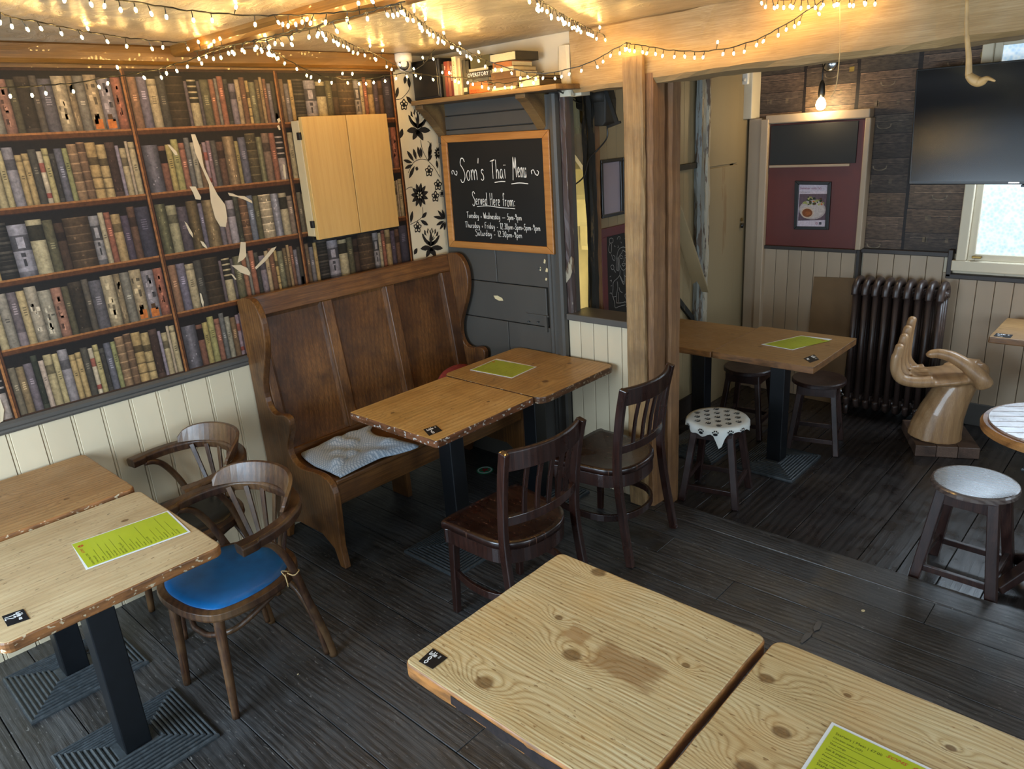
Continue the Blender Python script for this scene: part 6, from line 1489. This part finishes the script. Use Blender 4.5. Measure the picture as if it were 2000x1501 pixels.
# wall bulb above the door
wbp = thing('wall_lamp', 'bare filament bulb hanging from a glass wall fitting above the red door', 'lamp', (-1.975, 5.2, 2.0))
mb = MB(); R_ = Matrix.Rotation(pi / 2, 3, 'X'); mb.lathe([(0, 0), (.045, 0), (.05, .008), (.035, .022), (0, .026)], n=20); mb.v = [R_ @ v + V(-1.972, 5.258, 2.235) for v in mb.v]; mb.build('rose', 'chrome', wbp, smooth=True)
mb = MB(); mb.tube(smooth([V(-1.972, 5.24, 2.235), V(-1.972, 5.18, 2.24), V(-1.975, 5.15, 2.20), V(-1.975, 5.15, 2.13)], 4), .005, 6); mb.build('flex', 'darkplastic', wbp, smooth=True)
mb = MB(); mb.lathe([(0, 2.03), (.018, 2.03), (.022, 2.06), (.018, 2.11), (.008, 2.135), (0, 2.137)], (-1.975, 5.15, 0), 14); mb.build('lamp_holder', 'darkplastic', wbp, smooth=True)
mb = MB(); mb.lathe([(0, 1.955), (.016, 1.958), (.028, 1.972), (.031, 1.99), (.025, 2.012), (.014, 2.03), (0, 2.032)], (-1.975, 5.15, 0), 18); mb.build('bulb', 'lampbulb', wbp, smooth=True)
point('lamp_wall_bulb', (-1.975, 5.09, 1.975), 3.4, (1.0, 0.72, 0.38), .03)

# alarm sensor
al = thing('alarm_sensor', 'white alarm sensor box on the corner post beside the suitcase wallpaper', 'sensor', (-2.48, 5.1, 2.15))
MB().box(-2.53, -2.462, 5.10, 5.13, 2.155, 2.275).build('case', 'whiteplastic', al, bevel=.006)
mb = MB(); mb.lathe([(0, 0), (.012, .0), (.010, .006), (0, .008)], n=12); mb.v = [R_ @ v + V(-2.485, 5.10, 2.185) for v in mb.v]; mb.build('lens', 'whiteplastic', al, smooth=True)

# coaster
co_ = thing('beer_mat', 'round green beer mat with red star on the floor under table 6', 'coaster', (-3.003, 2.843, 0.001)); 
cxx = onz(947, 918, 0); co_.location = (cxx.x, cxx.y, .001); FR[co_.name] = Matrix.Translation(co_.location)
MB().lathe([(0, 0), (.052, 0), (.052, .0015), (0, .0015)], n=30).build('disc', 'coaster', co_, local=True)
MB().lathe([(.037, .0016), (.037, .002), (.045, .002), (.045, .0016)], n=30, caps=False).build('ring', 'cardwhite', co_, local=True)
MB().add([(cos(pi / 2 + 2 * pi * k / 10) * (.034 if k % 2 == 0 else .014), sin(pi / 2 + 2 * pi * k / 10) * (.034 if k % 2 == 0 else .014), .0022) for k in range(10)], [tuple(range(10))]).build('star', plain('star_red', 'a5202a', .5, .05, 5), co_, local=True)

# small scraps on the floor
for (x, y, s, lb_) in ((582, 1316, .004, 'tiny white scrap on the floorboards before the blue-seated armchair'), (1686, 1192, .009, 'largest pale scrap, on the boards behind the foreground tables'), (1290, 1172, .004, 'tiny pale scrap on the boards behind pine table 8')):
    p = onz(x, y, .002); tag(MB().poly([p + V(s * cos(2 * pi * k / 6) * random.uniform(.7, 1.2), s * sin(2 * pi * k / 6), 0) for k in range(6)]).build('paper_scrap', 'edgewhite', thick=.001), lb_, 'litter', 'tiny paper scraps on the floor')
mb = MB()
for P in ([(1597, 1212), (1606, 1214), (1601, 1228), (1590, 1232), (1588, 1225)], [(1572, 1236), (1588, 1233), (1583, 1243), (1566, 1256), (1563, 1252)]): mb.poly([onz(x, y, .0035) for x, y in P])
tag(mb.build('tape_remnant', plain('tape_grey', '4d4843', .6, .1, 30)), 'grey scuffed tape remnant on the floorboards behind the foreground tables', 'tape')

# hanging pieces
hc = thing('hanging_hook', 'pale wooden hook dangling on a cord near the television', 'hook', (-.33, 1.5, 1.97))
mb = MB(); mb.tube([ony(1889, 0, 1.5), V(ony(1889, 0, 1.5).x, 1.5, ZC)], .0012, 6); mb.build('cord', 'twig', hc)
mb = MB(); mb.tube(smooth([ony(1889, -2, 1.5), ony(1888, 60, 1.5), ony(1892, 110, 1.5), ony(1892, 147, 1.5)], 5), [.0025, .0055], 8); mb.build('shank', 'twig', hc, smooth=True)
mb = MB(); mb.tube(smooth([ony(1890, 145, 1.5), ony(1902, 156, 1.5), ony(1915, 160, 1.5), ony(1928, 153, 1.49), ony(1943, 158, 1.48)], 4), [.0045, .006, .0068, .0075, .008, .0082, .0082, .008, .0075, .0068, .006, .005, .004, .003, .0025, .002, .0015], 8); mb.build('hook_tip', 'twig', hc, smooth=True)
mb = MB(); mb.tube(smooth([V(-1.107, 3.0, 2.39), ony(1640, 0, 3.0), ony(1641, 80, 3.0), ony(1638, 130, 3.0), ony(1632, 172, 3.0), ony(1622, 190, 3.0)], 5), .0017, 6)
tag(mb.build('dangling_cord', 'cord', smooth=True), 'thin pale cord dangling from the fairy lights above the red door', 'cord')

# ---------------------------------------------------------------- fairy lights
bm_ = MB(); bm_.lathe([(0, -.0105), (.0024, -.0095), (.0040, -.006), (.0043, -.0025), (.0034, .001), (.0022, .003), (0, .003)], n=8)
BULB = {}
def res(e):
    x, y, k, v = e
    return onz(x, y, v) if k == 'z' else (onx(x, y, v) if k == 'x' else ony(x, y, v))
def light_string(label, ents, spacing=.042, stem_=.024, mat='bulb', wirer=.0022, up_prob=.12, seed=1, drop=(0, 0, -1), jit=.4):
    rs = random.Random(seed)
    P = smooth([res(e) for e in ents], 8); mid = P[len(P) // 2]
    t = thing('fairy_lights', label, 'lights', tuple(mid), 0, 'strings of fairy lights')
    L = [0]
    for a, b in zip(P, P[1:]): L.append(L[-1] + (b - a).length)
    w = MB(); Q = []
    n = max(8, int(L[-1] / .02))
    def at(s):
        for i in range(len(L) - 1):
            if L[i + 1] >= s: f = (s - L[i]) / max(1e-9, L[i + 1] - L[i]); return P[i].lerp(P[i + 1], f)
        return P[-1]
    for i in range(n + 1): Q.append(at(L[-1] * i / n) + V(rs.uniform(-1, 1), rs.uniform(-1, 1), rs.uniform(-1, 1)) * .0022)
    w.tube(Q, wirer, 5)
    s = rs.uniform(0, spacing); spots = []
    while s < L[-1]:
        p = at(s); d = Vector(drop) + V(rs.uniform(-jit, jit), rs.uniform(-jit, jit), rs.uniform(-.2, .2))
        if rs.random() < up_prob: d = V(rs.uniform(-.5, .5), rs.uniform(-.5, .5), 1)
        d.normalize(); q = p + d * stem_ * rs.uniform(.75, 1.2)
        if q.z > ZC - .012: q.z = ZC - .012
        w.tube([p, p.lerp(q, .7), q - (q - p).normalized() * .003], [.0013, .0018, .0026], 5); spots.append((q, (q - p).normalized())); s += spacing * rs.uniform(.65, 1.45)
    w.build('wire', 'wire', t)
    inv = FR[t.name].inverted()
    for q, d in spots:
        if mat not in BULB:
            o = bm_.build('bulb', mat, t, local=True, smooth=True); BULB[mat] = o
        else:
            o = BULB[mat].copy(); o.parent = t; COL.objects.link(o)
        o.location = inv @ q; o.rotation_mode = 'QUATERNION'; o.rotation_quaternion = (-d).to_track_quat('Z', 'Y')
    return t
Z = 'z'
light_string('fairy lights along the ceiling at the far left', [(-25, 14, Z, 2.37), (20, 32, Z, 2.37), (65, 41, Z, 2.37), (110, 50, Z, 2.37), (170, 62, Z, 2.37), (240, 73, Z, 2.37), (300, 79, Z, 2.37), (365, 83, Z, 2.37)], .075, seed=1)
light_string('fairy lights sagging across the ceiling to the varnished beam', [(120, -22, Z, 2.365), (190, -8, Z, 2.365), (250, 2, Z, 2.365), (320, 14, Z, 2.365), (400, 24, Z, 2.36), (480, 29, Z, 2.36), (560, 30, Z, 2.35), (620, 27, Z, 2.335), (700, 20, Z, 2.335), (780, 8, Z, 2.335)], .060, seed=2)
light_string('fairy lights drooping in front of the top row of printed books at left', [(-20, 170, 'x', -3.12), (40, 170, 'x', -3.12), (100, 166, 'x', -3.12), (160, 160, 'x', -3.12), (230, 148, 'x', -3.12), (300, 137, 'x', -3.14), (345, 124, 'x', -3.2), (385, 112, 'y', 1.55), (430, 96, 'y', 1.53), (480, 84, 'y', 1.52), (540, 74, 'y', 1.52), (600, 58, 'y', 1.52), (640, 46, 'y', 1.52)], .068, seed=3)
light_string('fairy lights pinned up along the varnished beam', [(380, 100, 'y', 1.54), (440, 90, 'y', 1.52), (500, 78, 'y', 1.52), (560, 63, 'y', 1.52), (620, 50, 'y', 1.52), (690, 32, 'y', 1.52), (750, 14, 'y', 1.52), (790, 2, 'y', 1.52)], .060, seed=4, up_prob=.35)
light_string('fairy lights from the beam down to the dome camera', [(612, 52, Z, 2.345), (650, 68, Z, 2.36), (690, 88, Z, 2.36), (735, 107, Z, 2.35), (770, 126, 'x', -3.2), (800, 140, 'y', 2.70), (830, 122, 'y', 2.78), (848, 96, 'y', 2.80)], .060, seed=5)
light_string('fairy lights drooping before the printed books by the dome camera', [(505, 84, Z, 2.33), (540, 104, 'x', -3.15), (590, 132, 'x', -3.2), (640, 150, 'x', -3.22), (700, 155, 'x', -3.25), (755, 148, 'x', -3.2), (800, 142, 'y', 2.70), (850, 148, 'y', 2.84), (905, 152, 'y', 2.84), (960, 162, 'y', 2.84), (1020, 158, 'y', 2.84), (1062, 140, 'y', 2.85)], .050, seed=6, stem_=.02)
light_string('fairy lights swinging from the beam over the shelf of books', [(775, 8, Z, 2.365), (805, 28, Z, 2.365), (850, 62, Z, 2.36), (885, 85, Z, 2.34), (920, 103, Z, 2.32), (955, 120, 'y', 2.70), (1005, 136, 'y', 2.78), (1060, 143, 'y', 2.82), (1110, 135, 'y', 2.88), (1160, 118, 'y', 2.94), (1195, 98, 'y', 2.98), (1225, 84, 'y', 2.99)], .040, seed=7)
light_string('fairy lights crossing the ceiling to the head of the timber post', [(1030, -12, Z, 2.365), (1060, 4, Z, 2.365), (1095, 26, Z, 2.36), (1130, 45, Z, 2.36), (1165, 62, Z, 2.35), (1200, 77, Z, 2.33), (1232, 86, 'y', 2.99)], .042, seed=8, up_prob=.05)
light_string('fairy lights swagged along the front of the big beam', [(1232, 86, 'y', 2.99), (1262, 90, 'y', 2.985), (1310, 98, 'y', 2.985), (1370, 100, 'y', 2.985), (1430, 92, 'y', 2.985), (1480, 76, 'y', 2.985), (1530, 50, 'y', 2.985), (1570, 26, 'y', 2.985), (1600, 6, 'y', 2.985), (1625, -12, 'y', 2.985)], .040, seed=9, up_prob=.15)
light_string('fairy lights bunched at the top edge over the big beam', [(1478, -8, 'y', 2.98), (1500, -2, 'y', 2.98), (1540, 0, 'y', 2.98), (1580, -2, 'y', 2.98), (1620, -4, 'y', 2.98), (1665, -6, 'y', 2.98), (1720, -8, 'y', 2.98)], .022, seed=10, up_prob=.05)
light_string('small cool fairy lights by the television', [(1700, 40, 'y', 3.32), (1740, 62, 'y', 4.0), (1765, 58, 'y', 4.6), (1800, 64, 'y', 4.6), (1845, 66, 'y', 4.6), (1885, 64, 'y', 4.6), (1915, 54, 'y', 4.6), (1950, 40, 'y', 4.6), (1995, 28, 'y', 4.6)], .085, stem_=.03, mat='bulbdim', wirer=.0012, seed=11, up_prob=.3)

# lettering becomes plain mesh
bpy.context.view_layer.update()
dg = bpy.context.evaluated_depsgraph_get()
for o in TEXTS:
    me = bpy.data.meshes.new_from_object(o.evaluated_get(dg))
    n = bpy.data.objects.new('lettering', me); COL.objects.link(n); n.parent = o.parent; n.matrix_local = o.matrix_local
    if not me.materials: me.materials.append(o.data.materials[0])
for o in TEXTS: bpy.data.objects.remove(o)
